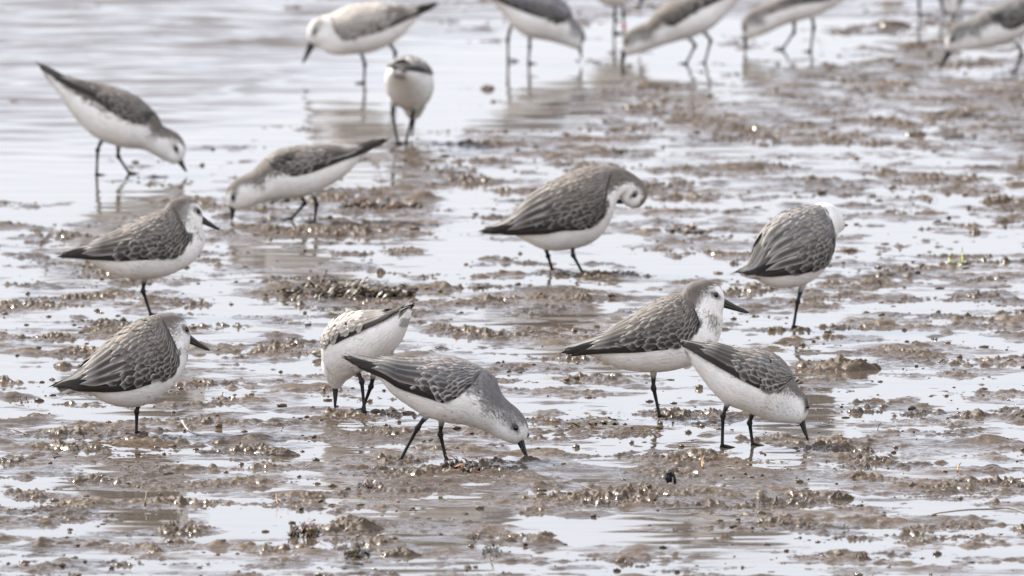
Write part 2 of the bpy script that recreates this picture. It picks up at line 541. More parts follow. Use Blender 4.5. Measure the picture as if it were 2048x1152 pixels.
        F = (F[None] + (np.arange(n) * nu * nv)[:, None, None]).reshape(-1, 4)
        mb.add(P.reshape(-1, 3), F, np.repeat(col, nu * nv, 0), uv.reshape(-1, 2))

    def build_body(self):
        mb = MB(); ns, nt_ = 150, 56
        th = np.linspace(-math.pi, math.pi, nt_, endpoint=False)
        s = self.ss
        P = self.S(s[:, None], th[None, :])
        nz = perlin(P[..., 0] * 120 + P[..., 1] * 60, P[..., 2] * 120 + P[..., 1] * 40, 5)
        P = self.S(s[:, None], th[None, :], nz * .0005 + perlin(P[..., 0] * 45 + 3, P[..., 2] * 55 + P[..., 1] * 30, 6) * .0012)
        P = P.reshape(-1, 3)
        c = self.zone(P, 0.0, np.repeat(s, nt_), np.tile(th, ns))
        a, b = P[:nt_].mean(0), P[-nt_:].mean(0)
        V = np.vstack([P, a, b]); cc = np.vstack([c, c[:1], c[-1:]])
        k = np.arange(nt_); k2 = (k + 1) % nt_; N = len(P)
        caps = np.vstack([np.stack([np.full(nt_, N), k2, k, k], 1),
                          np.stack([np.full(nt_, N + 1), N - nt_ + k, N - nt_ + k2, N - nt_ + k2], 1)])
        mb.add(V, np.vstack([grid_faces(ns, nt_, True), caps]), cc)
        # small contour feathers over everything the wings leave free
        fs, ft, fl, fw = [], [], [], []
        sp = self.L * .985
        while sp > self.L * .10:
            d = self.L - sp
            size = np.interp(d, [0, .02, .05, .09, .2], [.0024, .0028, .0050, .0085, .011])
            r = np.interp(sp, self.ss, (self.W + self.chord / 2) / 2)
            m = max(6, int(2 * math.pi * r / (size * .48)))
            t = (np.arange(m) + self.rng.random()) / m * 2 * math.pi - math.pi + (self.rng.random(m) - .5) * .12
            fs.append(np.full(m, sp) + (self.rng.random(m) - .5) * size * .5); ft.append(t)
            fl.append(np.full(m, size) * (.8 + .4 * self.rng.random(m))); fw.append(np.full(m, size * .62))
            sp -= size * .42
        fs, ft, fl, fw = map(np.concatenate, (fs, ft, fl, fw))
        te = np.interp(fs, self.ss, self.te)
        keep = (np.abs(ft) > te * .9)
        fs, ft, fl, fw = fs[keep], ft[keep], fl[keep], fw[keep]
        c = self.zone(self.S(fs, ft), 1.0, fs, ft)
        c = np.hstack([c, np.full((len(c), 1), 0.0)])
        self.feathers(mb, fs, ft, fl, fw, .0001, .0002 + .05 * fl, c, frac=False, nu=4, nv=3)
        mb.build("body", M_PLUM, self.root)

    def build_wings(self):
        L = self.L
        mbs = {1: MB(), -1: MB()}
        front = self.ss[np.where(self.te > .25)[0][-1]]
        R = self.rng
        for sg in (1, -1):
            mb = mbs[sg]
            T = self.tone
            def colr(n, base, var, fr):
                c = np.array(base)[None] * (1 + (R.random((n, 1)) - .5) * var) * (1 + (R.random((n, 3)) - .5) * .05)
                return np.hstack([c, np.broadcast_to(np.asarray(fr, float), (n,))[:, None] * (.6 + .6 * R.random((n, 1)))])
            # primaries: long dark blades to and past the tail tip
            n = 6
            f = np.linspace(.985, .72, n) * sg
            s0 = np.linspace(.58, .38, n) * L
            ends = np.linspace(.03, -.035, n) * L if True else 0
            ends = ends + (R.random(n) - .5) * .03 * L
            self.feathers(mb, s0, f + (R.random(n) - .5) * .08, s0 - ends, .0070, .0012, .0034 + .002 * R.random(n), colr(n, (.020, .017, .015), .4, .07), nu=14, nv=5, point=.35)
            # greater coverts / secondaries above them
            n = 6
            f = np.linspace(.91, .66, n) * sg; s0 = np.linspace(.60, .52, n) * L
            self.feathers(mb, s0, f, .21 * L, .0075, .0008, .0020, colr(n, T * .30, .3, .55), nu=10, nv=5, point=.25)
            # tertials
            n = 5
            f = np.linspace(.80, .18, n) * sg; s0 = np.linspace(.44, .42, n) * L
            self.feathers(mb, s0, f, np.linspace(.32, .25, n) * L, .0100, .0020, .0042, colr(n, T * .55, .45, .9), nu=12, nv=7, point=.35)
            # scapulars, mantle and coverts in shingled rows from the rump forwards
            s = .38 * L
            row = 0
            while s < front:
                rel = (s - .38 * L) / max(front - .38 * L, .01)
                ln = np.interp(rel, [0, .35, .7, 1], [.023, .0175, .0125, .0065])
                te = np.interp(s, self.ss, self.te)
                r = float(np.mean(self.rad(s, np.linspace(0, te, 5))))
                wd = ln * .54
                m = max(2, int(te * r / (wd * .62)))
                f = (np.arange(m) + .5 * (row % 2) + .15) / m
                f = f + (R.random(m) - .5) * .35 / m
                f = f[f < .985]; m = len(f)
                low = sstep(.45, .9, f)
                base = T[None] * (1.12 - .78 * low[:, None]) * (1 + (R.random((m, 1)) - .5) * .62) * (1 + (R.random((m, 1)) - .5) * np.array([.10, 0, -.12]))
                if self.buff: bw = self.buff * (1 - .6 * low[:, None]); base = base * (1 - bw) + np.array([.62, .57, .51]) * bw
                shoulder = sstep(.86, 1.0, rel) * sstep(.5, .8, f)
                base = base * (1 - .8 * shoulder[:, None])
                thin = 1 - .85 * sstep(.72, 1.0, rel)
                fr = self.fringe * (.42 + .60 * low) * (.6 + .7 * R.random(m)) * (1 - .7 * shoulder)
                if self.dark and m:
                    tt = f * te * sg
                    q = (self.S(np.full(m, s), tt)[:, [0, 2]] + self.S(np.full(m, s - ln * .7), tt)[:, [0, 2]]) / 2
                    dk = np.zeros(m)
                    for g in self.dark: dk = np.maximum(dk, 1 - sstep(-.001, .003, poly_sd(q, g)))
                    base = base * (1 - .88 * dk[:, None]); fr = fr * (1 - .6 * dk)
                c = np.hstack([base * (1 + (R.random((m, 3)) - .5) * .05), fr[:, None]])
                self.feathers(mb, np.full(m, s) + (R.random(m) - .5) * ln * .6, f * sg, ln * (.85 + .45 * R.random(m)) * (1 - .25 * low),
                              wd * (.9 + .3 * R.random(m)), (.0012 + .0004 * rel) * thin, (.0025 + .0010 * R.random(m)) * thin, c,
                              nu=6, nv=5, point=.15 * (1 - rel))
                s += ln * .40; row += 1
            mb.build("wing", M_PLUM, self.root)

    def build_tail(self):
        mb = MB(); n = 8
        f = np.linspace(-1, 1, n) * .75
        s0 = np.full(n, .20 * self.L)
        c = np.array([[.05, .045, .04, .3] if abs(x) < .4 else [.30, .28, .26, .5] for x in f]); cb = np.array([[.5, .48, .46, .2]] * n)
        self.feathers(mb, s0 * .5, np.pi + f * .9, s0 * .5 - .03 * self.L, .007, .0003, .0005, cb, frac=False, nu=8, nv=5, point=.2)
        self.feathers(mb, s0, f * .8, s0 + .004 * self.L, .0075, .0003, .0006, c, frac=False, nu=8, nv=5, point=.2)
        mb.build("tail", M_PLUM, self.root)

    def build_bill(self, bill):
        (b0, b1, ht) = bill
        a = np.array(self.P(*self.T(b0))); b = np.array(self.P(*self.T(b1)))
        ht = ht / self.k / self.scale_px * 1.3
        d = b - a; ln = np.hypot(*d); d /= ln; up = np.array([-d[1], d[0]])
        if up[1] < 0: up = -up
        a = a - d * .005
        mb = MB()
        for half in (1, -1):       # upper and lower mandible, a fine gap line between them
            pts, rad = [], []
            m = 12
            V = []
            for i in range(m):
                t = i / (m - 1)
                c = a + d * (ln + .005) * t * (1 if half > 0 else .97) - up * (.0009 * math.sin(math.pi * min(t * 1.1, 1)) * .5 + .0008 * t * t)
                hh = ht * (1.12 - .86 * t ** .8) if t < 1 else ht * .1
                ww = ht * (.85 - .6 * t ** .8) if t < 1 else ht * .1
                for k in range(8):
                    th = math.pi * k / 7
                    V.append((c[0] + up[0] * half * (hh * math.sin(th) + .00004), ww * math.cos(th), c[1] + up[1] * half * (hh * math.sin(th) + .00004)))
            mb.add(V, grid_faces(m, 8, True), (.018, .016, .015, 0))
        mb.build("bill", M_BILL, self.root)

    def build_eyes(self):
        if self.eye is None: return
        # find the surface point on each side whose middle-plane position is the eye
        s = np.linspace(self.L * .7, self.L, 160)[:, None]; th = np.linspace(.15, 2.9, 160)[None, :]
        P = self.S(s, th)
        d = np.hypot(P[..., 0] - self.eye[0], P[..., 2] - self.eye[1]) - P[..., 1] * .08
        i = np.unravel_index(np.argmin(d), d.shape)
        p = P[i]
        for sg in (1, -1):
            mb = MB(); R = .0029; V = []
            for a in range(9):
                for b in range(14):
                    la = math.pi * a / 8; lo = 2 * math.pi * b / 14
                    V.append((p[0] + R * math.sin(la) * math.cos(lo), sg * (p[1] - .0002 + R * math.cos(la) * .75), p[2] + R * math.sin(la) * math.sin(lo)))
            mb.add(V, grid_faces(9, 14, True), (.006, .005, .004, 0))
            mb.build("eye", M_EYE, self.root)

    def build_legs(self, legs, r, ring):
        n = len(legs)
        for i, lg in enumerate(legs):
            lat = 0 if n == 1 else (self.near * .011 if i == r else -self.near * .011)
            hip = self.P(*self.T(lg[0]), lat * .8); ank = self.P(*self.T(lg[1]), lat); ft = self.P(*self.T(lg[2]), lat)
            fl = lat
            if i != r:
                # walk the far foot sideways until it meets the ground
                for q in np.linspace(0, .03, 31):
                    cand = lat - self.near * q
                    f2 = self.P(*self.T(lg[2]), cand)
                    fl = cand; ft = f2
                    if f2[1] <= .001: break
            H = Vector((hip[0], lat * .8, hip[1])); A = Vector((ank[0], lat, ank[1])); F = Vector((ft[0], fl, min(ft[1], .002)))
            FEET.append((self.world(F), .009))
            black = np.array([.010, .009, .009, 0]); wht = np.array([.70, .67, .64, 0])
            up = (H - A)
            top = H + up.normalized() * .012
            mb = MB()
            pts, rr, cc = [], [], []
            for t in (0, .35, .7, .88, 1): 
                pts.append(top.lerp(A, t)); rr.append([.0075, .0046, .0028, .0023, .0034][[0, .35, .7, .88, 1].index(t)] * .9)
                cc.append(wht if t < .6 else black)
            for t in (.06, .15, .5, .9, 1):
                pts.append(A.lerp(F, t) + (H - A).normalized() * 0); rr.append([.0033, .0021, .00165, .0018, .0028][[.06, .15, .5, .9, 1].index(t)]); cc.append(black)
            tube(mb, pts, rr, np.array(cc), 10)
            leg = mb.build("leg", M_LEG, self.root)
            fb = MB()
            for ang in (-.6, 0, .55):
                dr = Vector((math.cos(ang), math.sin(ang), 0))
                q = [F + Vector((0, 0, .0016)), F + dr * .006 + Vector((0, 0, .0009)), F + dr * .012 + Vector((0, 0, -.0006)), F + dr * .018 + Vector((0, 0, -.003))]
                tube(fb, q, [.0019, .0013, .0012, .0006], (.010, .009, .009, 0), 6)
            fb.build("foot", M_LEG, leg)
            if ring and ring[0] == i:
                rb = MB(); c = A.lerp(F, ring[1]); ax = (F - A).normalized()
                tube(rb, [c - ax * .0035, c - ax * .0032, c + ax * .0032, c + ax * .0035], [.0022, .0031, .0031, .0022], (.55, .05, .04, 0), 12)
                rb.build("leg_ring", M_LEG, leg)
    def world(self, p):
        return self.O + self.ex * p.x + self.ey * p.y + Vector((0, 0, p.z))

FEET = []
BR0 = (.19, .168, .15); GR = (.175, .165, .165)

def BIRD(*a, **k): return Bird(*a, **k)

Z11 = (80, 380, 4.4316); Z12 = (90, 610, 4.2667); Z13 = (620, 600, 3.389); Z15 = (950, 320, 4.608)
Z17 = (1110, 550, 3.2); Z16 = (1460, 395, 4.188); Z9 = (60, 120, 4.429); Z10 = (430, 260, 4.608)
Z1 = (580, 0, 3.7156); Z3 = (960, 0, 5.485); Z5 = (1200, 0, 6.777); Z6 = (1460, 0, 6.775); Z8 = (1700, 0, 5.759); ZP = (0, 0, 1.0)
REST = "sanderlings resting on one leg"; FEED = "sanderlings probing the wet mud with their bills"

BIRD(Z11, 1, 4, [[(930, 775), (912, 890), (985, 1115)]],
     "grey backed sanderling resting on one leg directly behind the hunched one at left",
     [((190, 552), (190, 575)), ((300, 520), (320, 588)), ((430, 485), (430, 625)), ((550, 440), (540, 690)), ((680, 375), (650, 745)),
      ((800, 310), (790, 775)), ((930, 250), (930, 782)), ((1050, 205), (1080, 765)), ((1100, 188), (1230, 712)), ((1112, 165), (1370, 620)),
      ((1140, 120), (1445, 510)), ((1190, 82), (1462, 430)), ((1250, 66), (1452, 360)), ((1320, 72), (1436, 315)), ((1385, 100), (1436, 298)),
      ((1425, 150), (1440, 285)), ((1438, 200), (1441, 265))],
     ((1436, 262), (1602, 352), 28), (1398, 183),
     [(170, 540), (190, 572), (400, 574), (600, 582), (700, 586), (850, 572), (1000, 580), (1150, 592), (1240, 570), (1290, 490), (1340, 440), (1350, 370), (1290, 330), (1260, 260), (1180, 200), (1100, 150), (700, 330), (400, 460)],
     grey=[[(1090, 190), (1110, 120), (1180, 60), (1300, 50), (1430, 100), (1450, 150), (1380, 150), (1330, 180), (1330, 260), (1300, 330), (1200, 260)], [(1370, 300), (1400, 330), (1430, 420), (1400, 400)]],
     dark=[[(1300, 440), (1310, 380), (1365, 360), (1350, 450)]], group=REST)

BIRD(Z12, 1, 16, [[(800, 850), (783, 905), (780, 1098)]],
     "hunched brown backed sanderling on one leg, nearest of the birds at left",
     [((88, 692), (150, 765)), ((220, 610), (250, 742)), ((340, 520), (380, 752)), ((430, 440), (470, 805)), ((520, 350), (580, 850)),
      ((620, 270), (700, 868)), ((720, 200), (820, 855)), ((810, 150), (940, 800)), ((865, 130), (1050, 710)), ((890, 112), (1130, 620)),
      ((930, 92), (1190, 520)), ((990, 78), (1216, 440)), ((1060, 75), (1215, 380)), ((1130, 88), (1218, 345)), ((1190, 125), (1228, 332)),
      ((1222, 180), (1232, 315)), ((1231, 230), (1236, 285))],
     ((1236, 292), (1413, 386), 30), (1188, 203),
     [(70, 690), (85, 712), (180, 700), (340, 692), (520, 690), (660, 672), (820, 630), (1000, 612), (1080, 560), (1130, 480), (1110, 400), (1095, 300), (1060, 240), (960, 160), (880, 100), (500, 300), (200, 580)],
     grey=[[(870, 130), (930, 70), (1080, 55), (1200, 100), (1240, 180), (1170, 180), (1130, 220), (1120, 270), (1090, 270), (1000, 190)], [(1180, 330), (1210, 380), (1210, 420), (1170, 370)]],
     dark=[[(1115, 360), (1135, 350), (1140, 400), (1120, 410)]], fringe=.75, width=1.06, group=REST)

BIRD(Z13, -1, 38, [[(315, 470), (350, 545), (372, 770)], [(432, 500), (415, 580), (352, 752)]],
     "pale sunlit sanderling seen from behind, head down and tail raised to the right",
     [((668, 52), (672, 90)), ((600, 72), (645, 170)), ((520, 85), (600, 265)), ((440, 88), (535, 350)), ((350, 88), (450, 420)),
      ((270, 98), (370, 465)), ((205, 130), (300, 500)), ((150, 190), (250, 530)), ((122, 270), (225, 550)), ((112, 350), (212, 565)),
      ((112, 430), (204, 580)), ((120, 500), (198, 592)), ((135, 555), (193, 600)), ((150, 588), (189, 605))],
     ((170, 600), (166, 738), 20), None,
     [(700, 25), (685, 60), (560, 130), (450, 180), (350, 230), (260, 290), (180, 320), (120, 300), (80, 230), (120, 120), (260, 60), (500, 40)],
     tone=(.42, .385, .35), fringe=.9, buff=.7, crown=.3, width=1.2, group=FEED)

BIRD(Z13, 1, 0, [[(795, 780), (735, 855), (606, 1096)], [(892, 822), (882, 905), (926, 1094)]],
     "striding grey sanderling in the centre foreground, bill tip in a mud lump",
     [((248, 372), (262, 402)), ((330, 378), (350, 452)), ((430, 396), (460, 515)), ((550, 410), (545, 620)), ((680, 412), (650, 700)),
      ((800, 403), (760, 770)), ((920, 400), (880, 815)), ((1030, 415), (960, 832)), ((1130, 445), (1030, 838)), ((1215, 490), (1110, 858)),
      ((1268, 560), (1190, 885)), ((1300, 635), (1250, 918)), ((1345, 688), (1310, 948)), ((1400, 732), (1365, 968)), ((1450, 790), (1398, 972)),
      ((1478, 850), (1410, 966)), ((1480, 900), (1420, 958)), ((1464, 940), (1432, 956))],
     ((1428, 955), (1482, 1082), 24), (1396, 858),
     [(235, 360), (262, 404), (400, 462), (500, 495), (590, 558), (720, 602), (820, 628), (900, 668), (990, 650), (1050, 590), (1110, 578), (1150, 530), (1140, 460), (1100, 370), (600, 350)],
     grey=[[(1090, 400), (1140, 470), (1190, 560), (1150, 700), (1190, 770), (1270, 790), (1330, 860), (1380, 890), (1420, 870), (1500, 920), (1500, 790), (1320, 590), (1200, 420)]],
     dark=[[(1050, 560), (1110, 535), (1120, 570), (1080, 580)]], tone=GR, fringe=.95, group=FEED)

BIRD(Z15, 1, 0, [[(655, 822), (672, 880), (712, 1014)], [(900, 808), (902, 872), (993, 1042)]],
     "sanderling with its head curled down preening its breast on two legs",
     [((88, 622), (92, 655)), ((230, 580), (250, 658)), ((340, 510), (390, 698)), ((430, 420), (480, 748)), ((540, 322), (580, 798)),
      ((680, 228), (700, 830)), ((820, 160), (830, 822)), ((950, 105), (960, 802)), ((1060, 72), (1080, 755)), ((1170, 57), (1170, 680)),
      ((1260, 58), (1232, 590)), ((1335, 72), (1272, 500)), ((1405, 100), (1292, 420)), ((1475, 145), (1300, 362)), ((1540, 195), (1312, 335)),
      ((1583, 255), (1325, 335)), ((1590, 320), (1335, 342)), ((1562, 390), (1340, 350)), ((1505, 440), (1342, 358)), ((1435, 440), (1343, 362)),
      ((1385, 415), (1345, 370))],
     ((1352, 376), (1262, 388), 26), (1468, 320),
     [(75, 610), (90, 662), (300, 650), (640, 637), (800, 600), (1030, 605), (1120, 580), (1200, 500), (1236, 420), (1225, 340), (1150, 235), (1050, 40), (500, 100)],
     grey=[[(1000, 40), (1150, 235), (1230, 270), (1300, 250), (1400, 200), (1500, 190), (1545, 230), (1530, 150), (1400, 60)]],
     dark=[[(1190, 330), (1235, 350), (1240, 430), (1200, 510), (1120, 585), (1030, 612), (1030, 590), (1130, 540), (1190, 450)]],
     cap=[(1545, 205), (1610, 270), (1600, 370), (1480, 480), (1420, 450), (1500, 400), (1550, 310)], group="sanderlings preening")

BIRD(Z16, 1, 36, [[(605, 742), (568, 862), (530, 1092)]],
     "one legged sanderling with its white head turned away to the right",
     [((84, 622), (142, 672)), ((165, 560), (225, 684)), ((225, 440), (300, 722)), ((285, 320), (385, 748)), ((365, 225), (480, 748)),
      ((455, 155), (580, 732)), ((550, 112), (670, 680)), ((630, 90), (745, 600)), ((700, 72), (805, 490)), ((750, 56), (850, 385)),
      ((800, 50), (878, 315)), ((860, 68), (905, 290)), ((905, 112), (925, 278)), ((938, 170), (945, 258)), ((950, 212), (955, 242))],
     ((948, 228), (990, 226), 18), None,
     [(55, 610), (80, 648), (300, 642), (500, 612), (720, 560), (790, 520), (810, 400), (800, 260), (760, 190), (660, 95), (580, 70), (300, 180), (100, 540)],
     dark=[[(790, 300), (820, 290), (815, 360), (790, 370)]], tone=(.20, .185, .175), fringe=.7, width=1.06, crown=0.0, group=REST)

BIRD(Z17, 1, 0, [[(630, 620), (630, 718), (672, 912)]],
     "tall upright sanderling on one leg with long bill pointing right over a feeding bird",
     [((58, 470), (72, 497)), ((220, 410), (200, 503)), ((330, 370), (300, 542)), ((430, 310), (400, 590)), ((540, 240), (520, 612)),
      ((640, 180), (640, 618)), ((735, 142), (760, 605)), ((795, 132), (870, 572)), ((812, 122), (955, 530)), ((828, 92), (1015, 465)),
      ((862, 58), (1055, 390)), ((912, 38), (1075, 310)), ((970, 32), (1072, 250)), ((1030, 45), (1074, 222)), ((1065, 80), (1080, 210)),
      ((1083, 130), (1085, 195))],
     ((1083, 180), (1246, 240), 24), (1030, 122),
     [(45, 460), (68, 502), (250, 474), (460, 464), (620, 452), (800, 447), (880, 400), (900, 350), (945, 300), (935, 250), (900, 190), (830, 120), (700, 100), (300, 350)],
     grey=[[(800, 130), (840, 50), (940, 20), (1050, 35), (1085, 100), (1060, 100), (1000, 100), (960, 140), (920, 180), (880, 160)], [(965, 220), (1020, 240), (1062, 300), (1040, 360), (1000, 320)]],
     dark=[[(905, 280), (945, 260), (945, 310), (905, 320)]], fringe=.65, group=REST)

BIRD(Z17, 1, 4, [[(1105, 822), (1075, 892), (1070, 1102)], [(1270, 868), (1245, 942), (1266, 1092)]],
     "white bellied sanderling probing tail high in front of the tall one legged bird",
     [((806, 418), (808, 452)), ((900, 432), (862, 540)), ((1000, 447), (930, 642)), ((1090, 465), (1003, 735)), ((1200, 487), (1090, 818)),
      ((1315, 495), (1200, 862)), ((1420, 530), (1300, 902)), ((1500, 600), (1390, 936)), ((1540, 680), (1465, 942)), ((1565, 732), (1515, 944)),
      ((1602, 770), (1545, 948)), ((1623, 830), (1562, 952)), ((1620, 880), (1570, 946)), ((1602, 918), (1578, 942))],
     ((1582, 940), (1626, 1064), 19), (1608, 838),
     [(790, 395), (800, 442), (1000, 542), (1180, 640), (1370, 747), (1440, 740), (1500, 660), (1545, 670), (1560, 640), (1450, 490), (1300, 460), (1100, 440), (900, 410)],
     grey=[[(1535, 670), (1540, 760), (1575, 830), (1590, 900), (1640, 880), (1640, 790)]],
     dark=[], tone=(.165, .150, .138), fringe=.85, group=FEED)

BIRD(Z9, 1, 0, [[(640, 700), (600, 790), (590, 1022)], [(782, 762), (780, 852), (882, 1006)]],
     "leftmost sanderling feeding head down in open water with its tail raised high",
     [((84, 50), (95, 88)), ((200, 105), (160, 170)), ((300, 150), (240, 275)), ((400, 188), (330, 415)), ((520, 210), (430, 545)),
      ((640, 235), (530, 642)), ((770, 265), (645, 712)), ((880, 305), (760, 752)), ((980, 360), (860, 776)), ((1070, 430), (960, 782)),
      ((1138, 505), (1035, 802)), ((1172, 580), (1110, 842)), ((1235, 612), (1180, 882)), ((1310, 655), (1245, 908)), ((1360, 720), (1285, 918)),
      ((1380, 790), (1305, 912)), ((1372, 850), (1318, 903)), ((1352, 885), (1328, 902))],
     ((1330, 890), (1392, 992), 27), (1298, 782),
     [(68, 35), (85, 68), (250, 170), (400, 245), (560, 305), (700, 415), (850, 515), (1010, 558), (1080, 535), (1098, 460), (1080, 390), (900, 270), (500, 170)],
     grey=[[(1090, 430), (1110, 500), (1080, 620), (1060, 690), (1120, 700), (1180, 640), (1260, 680), (1320, 740), (1390, 740), (1330, 630), (1200, 570), (1160, 480)]],
     dark=[[(1010, 460), (1080, 450), (1090, 530), (1020, 555)]], fringe=.5, group=FEED)

BIRD(Z10, -1, 0, [[(802, 620), (830, 672), (695, 826)], [(906, 590), (936, 682), (915, 858)]],
     "sanderling facing left, bill in the mud, long tail raised over a weedy bank",
     [((1556, 66), (1560, 88)), ((1430, 118), (1470, 155)), ((1310, 137), (1370, 225)), ((1200, 162), (1280, 330)), ((1100, 160), (1190, 420)),
      ((980, 155), (1080, 492)), ((850, 160), (980, 545)), ((720, 168), (880, 592)), ((600, 190), (770, 618)), ((500, 232), (650, 625)),
      ((420, 295), (530, 642)), ((350, 372), (430, 668)), ((270, 415), (350, 692)), ((190, 455), (285, 716)), ((130, 510), (235, 732)),
      ((102, 580), (208, 737)), ((108, 640), (192, 732)), ((138, 698), (182, 727))],
     ((160, 712), (150, 842), 28), (168, 615),
     [(1575, 55), (1562, 92), (1300, 205), (1100, 275), (830, 372), (700, 402), (600, 362), (500, 342), (488, 290), (560, 180), (700, 130), (1200, 130)],
     grey=[[(125, 620), (110, 500), (250, 410), (450, 400), (460, 480), (440, 560), (350, 520), (250, 500), (200, 590)]],
     dark=[[(510, 320), (560, 240), (700, 215), (690, 270), (560, 300)]], tone=(.16, .14, .125), fringe=.6, group=FEED)

BIRD(Z1, -1, 0, [[(530, 388), (556, 475), (550, 618)], [(742, 325), (782, 385), (770, 580)]],
     "white sanderling wading at the top with dark bill slanting left above the water",
     [((1072, 15), (1072, 38)), ((980, 32), (985, 95)), ((900, 60), (905, 180)), ((820, 52), (835, 262)), ((740, 40), (745, 322)),
      ((640, 33), (645, 370)), ((540, 38), (545, 392)), ((440, 55), (445, 402)), ((350, 85), (365, 408)), ((285, 112), (305, 402)),
      ((240, 122), (260, 378)), ((195, 138), (225, 352)), ((155, 168), (205, 342)), ((132, 215), (192, 340)), ((125, 265), (184, 341)), ((134, 308), (176, 343))],
     ((156, 336), (90, 472), 24), (183, 232),
     [(1090, 5), (1078, 38), (900, 115), (700, 205), (500, 268), (400, 292), (330, 250), (300, 180), (320, 100), (450, 30), (640, 10), (950, 10)],
     grey=[[(165, 260), (180, 190), (235, 140), (240, 180), (200, 240)]], tone=(.33, .29, .255), fringe=.8, buff=.7, crown=.3, group=FEED)

BIRD(Z3, 1, 0, [[(545, 400), (545, 505), (532, 700)], [(335, 285), (305, 430), (308, 620)]],
     "slate winged sanderling at the top facing right over its long brown reflection",
     [((-150, -212), (-140, -190)), ((0, -170), (-40, -110)), ((150, -142), (60, -45)), ((300, -120), (170, 50)), ((450, -100), (275, 180)),
      ((600, -85), (390, 312)), ((730, -60), (520, 398)), ((850, -15), (660, 428)), ((940, 40), (780, 452)), ((1000, 120), (880, 478)),
      ((1025, 200), (955, 502)), ((1068, 255), (1015, 522)), ((1122, 310), (1060, 537)), ((1156, 385), (1085, 542)), ((1150, 440), (1095, 532)), ((1122, 500), (1102, 522))],
     ((1098, 515), (1122, 652), 22), (1136, 415),
     [(-170, -230), (-150, -185), (100, -80), (300, 15), (500, 95), (700, 175), (860, 255), (930, 240), (950, 200), (1000, 190), (1030, 110), (900, -50), (700, -110)],
     grey=[[(1000, 200), (980, 300), (990, 400), (1060, 430), (1100, 470), (1175, 450), (1150, 310)]],
     dark=[[(850, 200), (910, 190), (920, 240), (860, 255)]], tone=(.19, .18, .185), fringe=.35, group=FEED)

BIRD(Z5, -1, 0, [[(1212, 515), (1292, 612), (1166, 868)], [(1422, 445), (1502, 545), (1416, 866)]],
     "sanderling stretched low to the left, bill in water beside a red ringed leg",
     [((2300, -432), (2310, -410)), ((2100, -345), (2150, -260)), ((1900, -275), (1990, -130)), ((1700, -220), (1880, 0)), ((1500, -160), (1760, 130)),
      ((1300, -90), (1640, 262)), ((1100, -20), (1480, 392)), ((930, 50), (1280, 482)), ((800, 130), (1080, 542)), ((710, 220), (900, 592)),
      ((640, 300), (760, 642)), ((530, 342), (640, 682)), ((435, 390), (540, 708)), ((350, 450), (460, 732)), ((305, 530), (400, 747)), ((300, 610), (362, 747)), ((308, 680), (342, 737))],
     ((322, 722), (276, 872), 40), (342, 575),
     [(2330, -450), (2300, -400), (1900, -160), (1600, -20), (1400, 70), (1200, 185), (1050, 312), (930, 348), (830, 285), (770, 190), (820, 80), (1000, -30), (1500, -220)],
     grey=[[(310, 440), (300, 600), (400, 620), (520, 560), (700, 560), (750, 420), (690, 330), (500, 320)]],
     dark=[[(860, 290), (1040, 290), (1000, 345), (900, 345)]], tone=(.15, .13, .115), fringe=.5, group=FEED)

BIRD(Z6, -1, 0, [[(870, 298), (872, 432), (712, 662)], [(1112, 228), (1136, 362), (1090, 702)]],
     "sanderling at the top facing left with bright white breast and thick black legs",
     [((1950, -330), (1960, -310)), ((1750, -290), (1800, -200)), ((1550, -260), (1640, -80)), ((1350, -230), (1480, 35)), ((1150, -190), (1320, 132)),
      ((950, -140), (1150, 212)), ((780, -80), (960, 268)), ((640, -20), (790, 312)), ((520, 30), (650, 370)), ((420, 70), (530, 430)),
      ((330, 112), (430, 470)), ((250, 172), (350, 500)), ((185, 240), (290, 522)), ((150, 312), (250, 536)), ((146, 382), (232, 536)), ((166, 452), (226, 530))],
     ((202, 525), (200, 702), 28), (188, 372),
     [(1970, -350), (1940, -300), (1600, -150), (1300, -30), (1000, 20), (700, 62), (620, 20), (600, -80), (900, -220), (1500, -330)],
     grey=[[(380, 80), (250, 160), (140, 360), (180, 420), (300, 350), (460, 360), (440, 200)]], tone=(.17, .15, .14), group=FEED)

BIRD(Z8, -1, 0, [[(1922, 488), (1978, 602), (1892, 850)], [(2100, 400), (2165, 505), (2120, 840)]],
     "sanderling cut off by the top right edge, facing left with bill slanting down",
     [((2650, -232), (2660, -212)), ((2500, -182), (2550, -90)), ((2350, -140), (2420, 30)), ((2200, -100), (2290, 155)), ((2050, -60), (2150, 285)),
      ((1900, -10), (2000, 402)), ((1760, 40), (1840, 482)), ((1620, 90), (1680, 532)), ((1500, 140), (1530, 557)), ((1410, 198), (1412, 567)),
      ((1330, 235), (1322, 572)), ((1240, 270), (1252, 577)), ((1160, 320), (1202, 587)), ((1106, 390), (1167, 597)), ((1091, 470), (1147, 602)), ((1096, 548), (1137, 606))],
     ((1132, 602), (1016, 816), 33), (1172, 450),
     [(2680, -250), (2650, -205), (2300, 5), (2100, 155), (1900, 292), (1800, 312), (1700, 262), (1590, 185), (1580, 110), (1750, 20), (2000, -100), (2400, -210)],
     grey=[[(1390, 200), (1250, 250), (1110, 400), (1130, 480), (1200, 500), (1300, 430), (1480, 430), (1500, 320), (1430, 290)]],
     dark=[[(1600, 150), (1720, 130), (1760, 180), (1640, 190)]], tone=(.15, .14, .135), fringe=.5, group=FEED)

